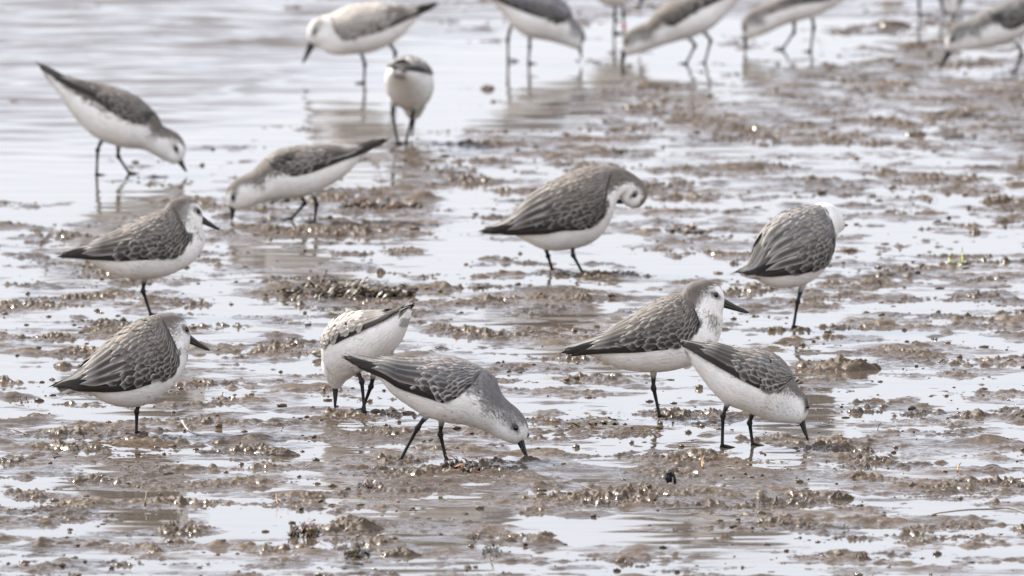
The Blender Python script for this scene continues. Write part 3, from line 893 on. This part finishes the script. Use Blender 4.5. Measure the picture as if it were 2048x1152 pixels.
BIRD(ZP, 1, 14, [[(1231, 12), (1229, 30), (1228, 66)], [(1245, 8), (1247, 28), (1249, 70)]],
     "sanderling with a red leg ring, only belly and legs in view at the top",
     [((1090, -112), (1090, -104)), ((1130, -102), (1130, -75)), ((1175, -97), (1170, -35)), ((1215, -92), (1203, 6)), ((1250, -82), (1240, 12)),
      ((1275, -68), (1262, 0)), ((1290, -54), (1268, -14)), ((1298, -38), (1271, -18)), ((1298, -22), (1275, -12)), ((1291, -10), (1281, -5))],
     ((1285, -8), (1276, 24), 4), (1285, -28),
     [(1080, -120), (1085, -105), (1150, -70), (1200, -50), (1240, -45), (1262, -60), (1250, -90), (1170, -110)],
     ring=(1, .62), group=FEED)

BIRD(ZP, 1, 10, [[(1839, -20), (1838, 8), (1840, 34)], [(1878, -15), (1884, 10), (1890, 30)]],
     "sanderling near the top right corner, only its lowered face and thin legs in view",
     [((1690, -122), (1690, -114)), ((1730, -112), (1730, -82)), ((1780, -102), (1775, -50)), ((1830, -97), (1820, -32)), ((1870, -87), (1860, -24)),
      ((1900, -62), (1880, -14)), ((1918, -36), (1889, -4)), ((1926, -12), (1893, 8)), ((1925, 10), (1897, 22)), ((1917, 24), (1903, 30))],
     ((1909, 26), (1912, 46), 4), (1915, 2),
     [(1680, -130), (1685, -110), (1760, -70), (1820, -60), (1870, -55), (1880, -80), (1780, -115)], group=FEED)

# the bird seen tail-on: its middle plane runs away from the camera, so the profile is given in metres
class TailOn(Bird):
    def P(self, px, py, lat=0.0): return (px, py)
    def __init__(self, *a, **k): super().__init__(*a, **k)
_b2 = ground_pt(800, 288)
def tail_on():
    b = TailOn.__new__(TailOn)
    yaw = math.radians(81)
    b.T = lambda p: p; b.k = 1.0; b.phi = yaw
    b.ex = Vector((math.cos(yaw), math.sin(yaw), 0)); b.ey = Vector((-b.ex.y, b.ex.x, 0))
    b.near = -1; b.O = Vector((_b2.x, _b2.y, 0)); b.scale_px = 1.0
    b.root = empty("sanderling", b.O, b.phi)
    tag(b.root, "small sanderling seen tail on with head hidden, in the water near the top", "bird", FEED)
    pr = [((-.105, .109), (-.105, .104)), ((-.085, .112), (-.082, .094)), ((-.060, .116), (-.057, .080)), ((-.03, .118), (-.028, .062)), ((0, .117), (.002, .050)),
          ((.03, .109), (.022, .046)), ((.05, .096), (.038, .044)), ((.066, .082), (.052, .041)), ((.079, .068), (.062, .036)), ((.09, .055), (.071, .031)), ((.095, .043), (.08, .028)), ((.092, .034), (.086, .029))]
    b.pairs = np.array(pr); b.rng = np.random.default_rng(5)
    b.tone = np.array((.42, .39, .37)); b.fringe = .8; b.buff = .8; b.crown = .05
    b.loft(1.2)
    b.wing_poly = np.array([(-.12, .125), (-.115, .107), (-.07, .108), (-.03, .105), (.01, .100), (.035, .094), (.05, .100), (.04, .13)])
    b.grey = []; b.dark = []; b.cap = None; b.eye = np.array((.08, .047)); b.head_white = 0
    b.edge_theta(); b.build_body(); b.build_wings(); b.build_tail()
    b.build_bill(((.088, .032), (.094, .003), .0035)); b.build_eyes()
    b.root.rotation_euler = (math.radians(8), 0, yaw)
    def leg(lat, hipx, ankx, ftx, ftz, flat):
        pass
    # legs placed sideways: near one on the left, the other crossing towards it
    for lat, alat, flat, hx, fx in ((.017, .014, .002, -.005, -.004), (-.014, -.012, -.006, .0, .010)):
        H = Vector((hx, lat, .055)); A = Vector((hx - .006, alat, .040)); F = Vector((fx, flat, 0))
        FEET.append((b.world(F), .012))
        mb = MB(); top = H + (H - A).normalized() * .012
        blk = np.array([.010, .009, .009, 0]); wht = np.array([.7, .67, .64, 0])
        pts = [top, top.lerp(A, .4), top.lerp(A, .75), A, A.lerp(F, .12), A.lerp(F, .5), A.lerp(F, .9), F]
        tube(mb, pts, [.008, .005, .0026, .0027, .002, .0017, .0018, .0024], np.array([wht, wht, blk, blk, blk, blk, blk, blk]), 10)
        lg = mb.build("leg", M_LEG, b.root)
        fb = MB()
        for ang in (-.6, 0, .55):
            dr = Vector((math.cos(ang), math.sin(ang), 0))
            tube(fb, [F + Vector((0, 0, .0015)), F + dr * .008 + Vector((0, 0, .0014)), F + dr * .021 + Vector((0, 0, -.001))], [.0019, .0013, .0007], (.022, .02, .019, 0), 6)
        fb.build("foot", M_LEG, lg)
tail_on()

# ------------------------------------------------------------------ ground: one mud sheet with real relief, and the water on it
# where mud stands out of the water, roughly, as (centre x, centre y, half width, half height, amount) in photograph
# coordinates, turned into places on the flat
BANKS = [
 (1650, 250, 520, 60, .75), (1150, 290, 330, 30, .8), (1950, 190, 260, 50, 1.0), (1650, 208, 260, 14, .6), (1650, 275, 300, 12, .6), (1750, 365, 420, 20, .6), (1450, 335, 140, 14, .8),
 (600, 415, 230, 28, 1.4), (560, 460, 220, 22, 1.5), (690, 400, 120, 18, 1.0), (1700, 440, 120, 12, .6), (1450, 460, 170, 12, .7),
 (80, 540, 60, 8, .6), (1800, 548, 300, 18, 1.3), (1780, 590, 240, 10, .6), (660, 585, 210, 20, 1.3), (1150, 600, 330, 26, 1.1), (300, 600, 250, 9, .4),
 (100, 628, 90, 10, .9), (480, 640, 150, 12, .6), (1800, 640, 280, 14, .6), (100, 692, 130, 12, 1.0), (500, 672, 170, 14, .7),
 (1000, 680, 200, 22, .8), (1750, 720, 210, 22, 1.0), (520, 720, 210, 14, .8), (60, 655, 60, 8, .5), (1000, 750, 400, 16, .5),
 (330, 770, 330, 14, .4), (560, 760, 120, 10, .6), (520, 800, 260, 8, .3),
 (260, 845, 220, 14, .7), (650, 865, 330, 34, 1.4), (1000, 870, 250, 26, .8), (1180, 855, 180, 18, 1.2), (230, 900, 330, 28, 1.1),
 (1750, 880, 330, 24, .9), (1850, 900, 200, 26, 1.1), (750, 925, 300, 20, 1.2), (300, 950, 300, 26, 1.2), (1000, 950, 350, 36, 1.5),
 (1400, 970, 330, 44, 1.5), (1850, 960, 260, 34, 1.3), (700, 985, 400, 22, 1.2), (200, 1000, 260, 12, .8), (1100, 1010, 420, 20, 1.1),
 (1700, 1035, 300, 26, 1.3), (680, 1050, 100, 18, 1.3), (850, 1060, 220, 16, .8), (200, 1085, 260, 22, 1.1), (500, 1100, 150, 16, .9),
 (800, 1105, 160, 16, 1.1), (1000, 1110, 150, 12, .7), (1850, 1095, 130, 14, .6), (1350, 1105, 260, 16, .8), (300, 1145, 500, 14, .6), (1700, 1140, 120, 10, .6), (1500, 1150, 200, 12, .8)]
POOLS = [
 (300, 150, 560, 170, 3.0), (850, 230, 260, 34, 1.5), (1050, 130, 330, 60, 2.0), (1450, 60, 300, 60, 1.4), (150, 380, 250, 90, 1.6),
 (930, 480, 120, 60, 1.0), (600, 520, 330, 20, 1.3), (1300, 520, 300, 30, 1.2), (1850, 470, 260, 30, 1.0), (100, 590, 160, 14, .8), (750, 670, 300, 12, .5),
 (1900, 770, 200, 28, 1.2), (1500, 800, 250, 20, .8), (120, 740, 200, 16, .7), (150, 810, 200, 14, .8), (1300, 900, 170, 12, .8), (560, 915, 90, 8, 1.6), (60, 970, 90, 10, 1.4),
 (420, 1040, 260, 20, 1.6), (180, 1115, 180, 9, .6), (1300, 1060, 260, 16, 1.3), (1500, 1110, 200, 26, 1.1), (600, 1090, 100, 10, .9), (1130, 905, 60, 8, .5), (1900, 850, 120, 12, .6), (1450, 895, 160, 10, 1.0), (1950, 1130, 150, 14, .8), (1750, 1085, 160, 12, .8)]

def to_px(X, Y):
    """place on the flat -> photograph coordinates (used only to look up the bank list)"""
    cp, sp = math.cos(PITCH), math.sin(PITCH)
    zc = Y * cp + CAM_H * sp
    yc = Y * sp - CAM_H * cp
    return 1024 + FPX * X / zc, 576 - FPX * yc / zc

def coverage(X, Y):
    Ys = np.clip(Y, 8, None)
    px, py = to_px(X, Ys)
    wx = perlin(X * 3.1, Y * 1.6, 21) * 60; wy = perlin(X * 4.1, Y * 1.9, 22) * 16
    px = px + wx; py = py + wy
    c = np.full(X.shape, .22) - .55 * (1 - sstep(120, 330, py + .30 * (px - 300))) 
    for cx, cy, rx, ry, a in BANKS:
        c = np.maximum(c, a * np.exp(-(((px - cx) / rx) ** 2 + ((py - cy) / ry) ** 2) * 1.1))
    for cx, cy, rx, ry, a in POOLS:
        c = c - a * .46 * np.exp(-(((px - cx) / rx) ** 2 + ((py - cy) / ry) ** 2) * 1.1)
    out = sstep(23.0, 26, Y)                     # open water beyond
    return c - out * 1.5

def mud_height(X, Y):
    c = coverage(X, Y)
    big = perlin(X * 5, Y * 4, 1) * .5 + perlin(X * 11, Y * 8, 2) * .35 + perlin(X * 24, Y * 16, 3) * .28
    m = c + big * 1.1 - .18
    base = np.where(m > 0, (1 - np.exp(-m * 1.3)) * .0017, m * .0034)
    act = sstep(-1.25, .1, m)
    mod = .50 + .9 * sstep(-.35, .5, perlin(X * 7, Y * 5, 9))
    fine = .35 + 1.1 * sstep(-.3, .4, perlin(X * 10 + 3, Y * 6, 13))
    wx = perlin(X * 40, Y * 40, 41) * .006
    n1 = perlin((X + wx) * 13, Y * 11, 5); n2 = perlin((X + wx) * 27, Y * 27, 6)
    n3 = perlin((X - wx) * 58, Y * 62, 7); n4 = perlin(X * 120, Y * 125, 8); n5 = perlin(X * 250, Y * 230, 10); n6 = perlin(X * 480, Y * 400, 11)
    sharp = lambda n: np.where(n > 0, n ** 1.3 * 1.35, n * .7)
    crease = (.5 - np.abs(perlin((X + wx) * 36 + 5, Y * 40, 14))) * .0016
    K = sstep(-.16, .36, perlin(X * 8, Y * 9, 17) + .7 * perlin(X * 21, Y * 25, 18) + .22 * np.clip(m, -.6, 1.2))
    K = .17 + .83 * K
    h = base + act * (.0022 * n1 + .0015 * perlin(X * 7, Y * 24 + wx * 30, 15) + .0008 * perlin(X * 18, Y * 55, 16)
                      + (.35 + .65 * K) * .0021 * sharp(n2) + mod * K * (.0033 * sharp(n3) + crease * .6)
                      + fine * mod * K * (.0027 * sharp(n4) + .0016 * n5 + .0008 * n6))
    pk = np.clip(perlin(X * 13 + 7, Y * 9, 12) - .45, 0, 1) * act
    h = h + pk * (.010 + .008 * np.clip(n2, 0, 1))
    h = h - .0005 - (1 - sstep(-1.6, -.6, m)) * .01
    return h, m

def fan_axis(n_dense, ud, far, growth=1.12):
    u = list(np.linspace(0, ud, n_dense))
    d = u[1] - u[0]
    while u[-1] < far:
        d *= growth; u.append(u[-1] + d)
    u = np.array(u)
    return np.concatenate([-u[:0:-1], u])

def y_axis(y0, y1, d0, d1):
    ys = [y0]
    while ys[-1] < y1:
        t = (ys[-1] - y0) / (y1 - y0); ys.append(ys[-1] + d0 + (d1 - d0) * t)
    near = [y0]; d = d0
    while near[-1] > -40:
        d = min(d * 1.25, 4); near.append(near[-1] - d)
    far = [ys[-1]]; d = d1
    while far[-1] < 2500:
        d *= 1.15; far.append(far[-1] + d)
    return np.array(near[:0:-1] + ys + far[1:])

def sheet(name, us, ys, hfun, mat):
    g = np.maximum(ys, 6.0)
    X = us[None, :] * g[:, None]; Y = np.broadcast_to(ys[:, None], X.shape)
    Z = hfun(X, Y)
    V = np.stack([X, Y, Z], -1).reshape(-1, 3)
    me = make_mesh(name, V, grid_faces(len(ys), len(us))[:, ::-1].copy())
    me.materials.append(mat)
    o = bpy.data.objects.new(name, me)
    o["kind"] = "structure"
    COL.objects.link(o)
    return o

DISTURB = []
def ground_h(X, Y):
    h, m = mud_height(X, Y)
    for p, r in FEET:
        d2 = ((X - p.x) ** 2 + ((Y - p.y)) ** 2)
        k = np.exp(-d2 / (2 * r * r))
        h = h * (1 - k * .9) + k * .9 * .0002
    for (x, y, r, a) in DISTURB:
        d2 = ((X - x) ** 2 + ((Y - y)) ** 2)
        h = h + a * np.exp(-d2 / (2 * r * r))
    return h

WAVELETS = [((440, 90), (660, 84), .045, .015), ((400, 195), (580, 160), .022, .0045), ((480, 168), (560, 140), .018, .0036), ((0, 150), (160, 160), .03, .003), ((60, 60), (420, 66), .04, .0035)]
def water_h(X, Y):
    px, py = to_px(X, np.clip(Y, 8, None))
    open_ = np.clip(1 - sstep(120, 420, py + .36 * (px - 300) * (px > 300)), 0, 1)
    open_ = np.where(Y > 22, 1, open_)
    wob = perlin(X * 1.3, Y * .8, 31) * .35
    a = .00022 + .0027 * open_
    w = perlin(X * 3.5 + wob * 3, Y * 13, 32) * 1.9 + perlin(X * 8 + 4, Y * 26 + wob * 6, 33) * .8 + perlin(X * 20, Y * 52, 34) * .28
    fade = np.exp(-np.clip(Y - 26, 0, None) * .12)
    h = w * a * fade
    for p, rr_ in FEET:                                             # rings round the standing legs
        k = np.where((np.abs(Y[:, 0] - p.y) < .16))[0]
        if not len(k): continue
        sl = slice(k[0], k[-1] + 1)
        d = np.hypot(X[sl] - p.x, Y[sl] - p.y)
        h[sl] += .00028 * np.cos(d * 330) * np.exp(-d / .035) * sstep(.001, .008, d)
    for (x0, y0), (x1, y1), wd, am in WAVELETS:                     # the two little breaking wavelets
        A = ground_pt(x0, y0); B = ground_pt(x1, y1); dx, dy = B.x - A.x, B.y - A.y; L2 = dx * dx + dy * dy
        t = ((X - A.x) * dx + (Y - A.y) * dy) / L2
        d = ((Y - A.y) * dx - (X - A.x) * dy) / math.sqrt(L2) + perlin(X * 14, Y * 3, 35) * .02
        h = h + am * np.exp(-(d / wd) ** 2) * np.exp(-((t - .5) / .45) ** 4) * (.8 + .4 * perlin(X * 30, Y * 8, 36))
    return h

sheet("mud_flat", fan_axis(470, .0415, 150), y_axis(12.7, 23.2, .0024, .0052), ground_h, M_MUD)
sheet("shallow_water", fan_axis(170, .0415, 150), y_axis(12.7, 23.2, .007, .010), water_h, M_WATER)

# ------------------------------------------------------------------ loose things on the flat
def rough_ball(mb, c, r, col, seed, flat=.6, amp=.35, nlat=14, nlon=20):
    V = []
    for a in range(nlat + 1):
        for b in range(nlon):
            la = math.pi * a / nlat; lo = 2 * math.pi * b / nlon
            d = Vector((math.sin(la) * math.cos(lo), math.sin(la) * math.sin(lo), math.cos(la)))
            k = 1 + amp * mnoise.noise(d * 1.7 + Vector((seed, 0, 0))) * 1.6 + amp * .7 * mnoise.noise(d * 4.3 + Vector((0, seed, 0)))
            V.append((c[0] + d.x * r[0] * k, c[1] + d.y * r[1] * k, c[2] + d.z * r[2] * k))
    mb.add(V, grid_faces(nlat + 1, nlon, True), col)

def clod(px, py, w, h, label, cat="mud clod", group="lumps of mud standing out of the flat", seed=1, d=None):
    p = ground_pt(px, py); s = FPX / p.y
    o = empty_mesh = None
    mb = MB()
    wm, hm = 1.25 * w / s, .72 * h / s
    nr, na = 26, 64
    R_, A_ = np.meshgrid(np.linspace(0, 1, nr), np.linspace(0, 2 * np.pi, na, endpoint=False), indexing='ij')
    out = 1 + .35 * perlin(np.cos(A_) * 1.3 + seed * 3.1, np.sin(A_) * 1.3, 50) + .18 * perlin(np.cos(A_) * 4 + seed, np.sin(A_) * 4, 51)
    x = R_ * np.cos(A_) * wm * .5 * out; y = R_ * np.sin(A_) * (d or max(wm * .36, .012)) * out
    q = 1.5 / max(wm, .012)
    n = perlin(x * q * 2 + seed, y * q * 2, 52) * .5 + perlin(x * q * 5 + seed, y * q * 5, 53) * .42 + perlin(x * q * 11, y * q * 11 + seed, 54) * .26 + perlin(x * 260, y * 260 + seed, 55) * .10
    z = hm * np.clip(1 - R_ ** 2, 0, 1) ** .7 * (.75 + .62 * n) - .004 * R_ ** 3
    mb.add(np.stack([x, y, z], -1).reshape(-1, 3), grid_faces(nr, na, True), (.2, .16, .13))
    ob = mb.build("mud_clod", M_MUD, None, p)
    tag(ob, label, cat, group)
    return ob

CL = [
 (1690, 738, 110, 38, "dark craggy mud clod just right of the tipped forward bird", 3),
 (1680, 998, 50, 22, "rounded mud clod alone in the lower right, below the tipped bird's bill", 5),
 (800, 1110, 75, 22, "smooth greenish mud clod at the bottom, left of the dark weed scrap", 7),
 (1998, 404, 62, 24, "rounded mud clod by the right edge in open shallows", 9),
 (1950, 466, 28, 14, "small round mud knob standing alone in the water near the right edge", 11),
 (1475, 338, 130, 18, "long low mud hump behind the preening bird's head", 13),
 (700, 1062, 110, 34, "broad flat topped mud clod beside the red brown weed tuft near the bottom", 15),
 (555, 910, 80, 24, "dark mud clod at the brink of a small brown pool", 17),
 (275, 880, 70, 16, "crumbly mud lump under the hunched resting bird's foot", 19),
 (1060, 924, 46, 20, "mud lump the striding bird's bill is stuck in", 21),
 (1880, 985, 80, 14, "flat mud lump low on the right with a crusted edge", 23),
 (1720, 1120, 42, 20, "mud lump rising from the pale pool at the bottom right", 25),
 (310, 1108, 34, 20, "pointed mud knob in the shallow pool at the bottom left", 27),
 (630, 708, 24, 22, None, 29),
 (762, 546, 22, 16, "little dark mud knob behind the seaweed heap", 31),
 (1830, 92, 60, 16, "dark mud hump in the shallows at the top right", 33),
 (1780, 50, 70, 16, "brown mud hump farthest back at the top right", 35),
 (1832, 270, 50, 14, "mud lump in the far right mud bank with two bright glints", 37),
 (1668, 282, 60, 15, "dark peaked mud lump in the middle of the far bank", 39),
 (975, 178, 30, 14, "small mud lump alone in the far shallows left of the long reflection", 41),
]
for (x, y, w, h, lab, sd) in CL:
    if lab: clod(x, y, w, h, lab, seed=sd)

def wpt(px, py, z=0.0):
    return ground_pt(px, py, z)

def blade(mb, p, q, w, col, bend=.3, n=8, rr=None):
    p, q = Vector(p), Vector(q); d = q - p
    side = Vector((d.y, -d.x, 0)); 
    if side.length < 1e-5: side = Vector((1, 0, 0))
    side.normalize()
    V = []
    for i in range(n):
        t = i / (n - 1)
        c = p.lerp(q, t) + Vector((0, 0, math.sin(math.pi * t) * bend * d.length))
        ww = w * (math.sin(math.pi * min(max(t * .9 + .08, 0), 1)) ** .6)
        tw = Vector((0, 0, ww * .5 * math.sin(t * 5)))
        V += [tuple(c - side * ww + tw), tuple(c + Vector((0, 0, ww * .25))), tuple(c + side * ww - tw)]
    mb.add(V, grid_faces(n, 3), col)

def weed(px, py, w, h, label, name, cat, cols, nb, seed, bladders=0, group=None):
    rr = random.Random(seed)
    p = wpt(px, py); s = FPX / p.y; W = w / s; H = h / s
    root = empty(name, p)
    tag(root, label, cat, group)
    mb = MB()
    for i in range(nb):
        x = rr.gauss(0, .27) * W; x = max(-W / 2, min(W / 2, x)); y = rr.uniform(-.05, .05) * (1 + W * 4)
        a = rr.uniform(-.7, .7); ln = min(rr.uniform(.12, .35) * W, rr.uniform(.008, .022))
        k = 1 - (abs(x) / (W / 2)) ** 2 * .7
        z0 = rr.uniform(0, .5) * H * k; z1 = rr.uniform(0, 1.0) * H * k
        c = cols[rr.randrange(len(cols))]; f = rr.uniform(.6, 1.3)
        blade(mb, (x, y, z0), (x + math.cos(a) * ln * rr.choice((-1, 1)), y + math.sin(a) * ln, z1 + rr.uniform(-.002, .005)), rr.uniform(.0007, .0020), (c[0] * f, c[1] * f, c[2] * f, 0), rr.uniform(0, .25), 7)
    mb.build("frond", M_WEED, root)
    if bladders:
        mb = MB()
        for i in range(bladders):
            x = rr.gauss(0, .27) * W; r = rr.uniform(.0014, .003)
            rough_ball(mb, (x, rr.uniform(-.04, .0), H * rr.uniform(.1, .6)), (r * 1.3, r, r), (.10, .075, .04, 0), i, amp=.15, nlat=6, nlon=9)
        mb.build("bladders", M_WEED, root)["kind"] = "stuff"
    mb = MB()
    for i in range(6):
        x = (i / 5 - .5) * W * .9
        rough_ball(mb, (x, rr.uniform(-.02, .03), 0), (W * rr.uniform(.06, .13), .022, H * rr.uniform(.2, .62)), (.035, .027, .018, 0), seed + i, amp=.6)
    mb.build("weed_base", M_WEED, root)
    return root

BRN = [(.035, .022, .012), (.055, .032, .014), (.022, .017, .011), (.10, .05, .018), (.06, .05, .018)]
RED = [(.12, .045, .02), (.18, .08, .03), (.06, .03, .02)]
DRK = [(.03, .027, .025), (.05, .045, .04)]
GRN = [(.35, .38, .05), (.25, .24, .06), (.13, .10, .03)]
weed(700, 592, 240, 34, "dark brown heap of bladder seaweed behind the pale bird seen from the rear", "seaweed_heap", "seaweed", BRN, 280, 1, 60)
weed(640, 578, 60, 30, "yellow brown seaweed tuft on top of the left end of the seaweed heap", "seaweed_tuft", "seaweed", BRN + GRN[1:2], 26, 31)
weed(612, 1068, 60, 26, "red brown weed tuft mirrored in the pool near the bottom", "weed_tuft", "seaweed", RED, 34, 2, 6)
weed(925, 938, 80, 22, "orange brown twiggy weed by the striding bird's front foot", "weed_tuft", "seaweed", RED + BRN[:1], 34, 3)
weed(740, 975, 50, 18, "orange brown weed scrap on mud below and left of the striding bird", "weed_tuft", "seaweed", RED, 16, 4)
weed(714, 1108, 50, 22, "black frilly weed scrap in the bottom shallows, left of the smooth clod", "weed_tuft", "seaweed", DRK, 30, 5, 4)
weed(985, 1108, 40, 18, "black weed scrap in the bottom shallows, right of the smooth clod", "weed_tuft", "seaweed", DRK, 22, 8)
weed(1180, 850, 110, 10, "flat yellow green weed strip below the tall one legged bird", "weed_strip", "seaweed", [(.17, .12, .03), (.11, .08, .025)], 30, 9)
weed(1916, 530, 46, 12, "green shoots sprouting on the mud strip by the right edge", "green_shoots", "plant", GRN, 12, 10)
weed(760, 415, 150, 18, "red brown weed litter on the bank behind the left facing feeding bird", "weed_litter", "seaweed", BRN + RED, 70, 12, 16)
weed(1380, 462, 80, 10, "thin red brown weed strand in the water right of the preening bird", "weed_strip", "seaweed", RED, 26, 13)
weed(950, 1078, 18, 12, "tiny orange weed knot standing in the pool near the bottom centre", "weed_tuft", "seaweed", RED, 12, 14)
weed(1240, 306, 30, 16, "dark weed knot on the far bank above the preening bird", "weed_tuft", "seaweed", BRN, 16, 15)
weed(550, 405, 60, 14, "brown weed scrap just under the left facing feeding bird", "weed_tuft", "seaweed", BRN, 20, 16)

# upright shoots for the green plant
def stalk(pts_px, rad, col, label, name, cat, zs, group=None):
    p0 = wpt(*pts_px[0]); mb = MB(); P = []
    for (x, y), z in zip(pts_px, zs):
        q = wpt(x, y, z); P.append(q - p0)
    P = [Vector(v) for v in catmull([tuple(v) for v in P], 4)]
    r = [rad * (1 - .5 * i / len(P)) for i in range(len(P))]
    tube(mb, P, r, (*col, 0), 7)
    o = mb.build(name, M_DRY, None, p0)
    tag(o, label, cat, group)
    return o
TW = "twigs and stalks lying on the flat"
stalk([(2060, 1030), (2020, 1016), (1985, 1018), (1930, 1020), (1870, 1027)], .0012, (.13, .10, .075), "long thin twig lying on the mud at the right edge near the bottom", "twig", "twig", [.006, .008, .006, .005, .002], TW)
stalk([(28, 859), (42, 864), (58, 870)], .0011, (.10, .06, .04), "short dark stick in the water at the left edge", "twig", "twig", [.004, .004, .002], TW)
stalk([(364, 842), (376, 860), (398, 869), (440, 870), (498, 870)], .0014, (.35, .33, .32), "bent grey straw curling up beside the hunched resting bird", "straw", "twig", [.012, .004, .002, .001, .001], TW)
stalk([(1330, 1018), (1380, 1017), (1410, 1016)], .0009, (.12, .10, .07), "short pale straw below the black crab shell", "straw", "twig", [.006, .006, .006], TW)
stalk([(1160, 970), (1200, 985)], .0008, (.1, .08, .06), "short straw on the mud left of the black crab shell", "straw", "twig", [.007, .006], TW)
stalk([(556, 1008), (553, 1000), (552, 986)], .0007, (.35, .17, .06), "tiny upright orange stalk on the mud below the small brown pool", "stalk", "twig", [.003, .006, .012], TW)
stalk([(905, 932), (898, 920), (892, 910)], .0007, (.38, .19, .07), "upright orange stalk at the striding bird's front foot", "stalk", "twig", [.003, .008, .014], TW)
stalk([(1405, 934), (1404, 924), (1407, 914)], .0009, (.42, .22, .09), "upright orange stalk left of the tipped bird's feet", "stalk", "twig", [.003, .006, .010], TW)
stalk([(1915, 942), (1918, 930), (1922, 926)], .0010, (.45, .25, .10), "upright orange stalk among the crusted mud at the right", "stalk", "twig", [.003, .008, .011], TW)
stalk([(1755, 862), (1757, 852), (1762, 846)], .0007, (.05, .045, .04), "tiny dark sprig in the shallows right of the tipped bird's bill", "stalk", "twig", [.001, .005, .009], TW)
stalk([(445, 800), (444, 790), (446, 784)], .0012, (.12, .10, .06), "small dark stalk end standing in the water between the left and centre birds", "stalk", "twig", [.001, .005, .008], TW)
stalk([(290, 1010), (291, 1000), (293, 982)], .0009, (.12, .10, .04), "green brown stem standing behind the brown puddle at the lower left", "stalk", "twig", [.002, .007, .013], TW)
stalk([(1925, 524), (1924, 508), (1925, 494)], .0009, (.42, .46, .08), "taller green shoot by the right edge", "shoot", "plant", [.003, .010, .019], "green shoots")
stalk([(1899, 526), (1898, 515), (1902, 508)], .0011, (.45, .45, .10), "shorter yellow green shoot by the right edge", "shoot", "plant", [.003, .008, .013], "green shoots")

# crumbs of mud and scraps of weed that nobody could count
def scatter(name, n, mat, cols, rmin, rmax, label, seed, flat=.8, thr=-.4):
    g = np.random.default_rng(seed)
    Y = 12.9 + 10.0 * g.random(n * 3) ** 1.15; X = (g.random(n * 3) - .5) * .078 * Y
    _, m = mud_height(X, Y); h = ground_h(X, Y)
    k = np.where(m > thr)[0][:n]
    mb = MB(); V, F, C = [], [], []
    ico = np.array([(0, 0, 1), (.89, 0, .45), (.28, .85, .45), (-.72, .53, .45), (-.72, -.53, .45), (.28, -.85, .45),
                    (.72, .53, -.45), (-.28, .85, -.45), (-.89, 0, -.45), (-.28, -.85, -.45), (.72, -.53, -.45), (0, 0, -1)])
    fc = np.array([(0,1,2),(0,2,3),(0,3,4),(0,4,5),(0,5,1),(1,6,2),(2,7,3),(3,8,4),(4,9,5),(5,10,1),(2,6,7),(3,7,8),(4,8,9),(5,9,10),(1,10,6),(6,11,7),(7,11,8),(8,11,9),(9,11,10),(10,11,6)])
    fc = np.hstack([fc, fc[:, 2:]])
    for i in k:
        r0 = rmin + (rmax - rmin) * g.random() ** 3
        sx, sy, sz = r0 * g.uniform(.7, 1.9), r0 * g.uniform(.7, 1.4), r0 * g.uniform(.5, 1.0) * flat
        v = ico * (1 + (g.random((12, 1)) - .5) * .7) * [sx, sy, sz]
        a = g.random() * 3.14; v[:, :2] = v[:, :2] @ np.array([[math.cos(a), -math.sin(a)], [math.sin(a), math.cos(a)]])
        c = np.array(cols[g.integers(len(cols))]) * g.uniform(.6, 1.3)
        mb.add(v + [X[i], Y[i], max(h[i], -.0004) + sz * .25], fc, (*c, 0))
    o = mb.build(name, mat); tag(o, label, "debris", kind="stuff")
scatter("mud_crumbs", 2600, M_MUD, [(.2, .16, .13)], .0009, .0046, "small crumbs of wet mud strewn over the flat", 11)
scatter("weed_scraps", 520, M_WEED, [(.07, .045, .025), (.16, .07, .03), (.10, .08, .03), (.03, .025, .02)], .0008, .0026, "tiny brown and orange scraps of weed strewn over the flat", 12)

# black crab shell standing on edge
def crab_shell(px, py, w, h, label, name, cat, col, mat, seed):
    p = wpt(px, py, .003); s = FPX / p.y
    root = empty(name, p); tag(root, label, cat)
    mb = MB(); rough_ball(mb, (0, 0, h / s * .5), (w / s * .42, .005, h / s * .48), col, seed, amp=.2, nlat=16, nlon=22)
    mb.build("carapace", mat, root)
    mb = MB()
    for k in range(4):
        a = -.6 + k * .5
        tube(mb, [(w / s * .3 * math.sin(a), -.003, h / s * .8), (w / s * (.5 + .08 * k), -.006, h / s * (.9 - .2 * k)), (w / s * (.55 + .05 * k), -.008, 0)], [.0011, .0009, .0005], col, 6)
    mb.build("claw", mat, root)
crab_shell(1337, 966, 20, 26, "black crab shell standing on edge in a dark puddle, lower centre right", "crab_shell", "crab shell", (.015, .014, .014, 0), M_WEED, 3)
def snail(px, py, w, h, label):
    p = wpt(px, py, 0); s = FPX / p.y; mb = MB()
    R = w / s * .5
    for k in range(14):
        t = k / 13; a = t * 11
        rr_ = R * (.75 * (1 - t) + .12)
        rough_ball(mb, (R * .5 * math.cos(a) * (1 - t), R * .4 * math.sin(a) * (1 - t), R * .6 + t * R * 1.1), (rr_, rr_, rr_ * .6), (.22, .19, .15, 0) if k % 2 else (.30, .26, .21, 0), k, amp=.12, nlat=8, nlon=12)
    o = mb.build("sea_snail", M_WEED, None, p); tag(o, label, "snail")
snail(634, 716, 22, 28, "wet sea snail shell against the pale bird seen from the rear")
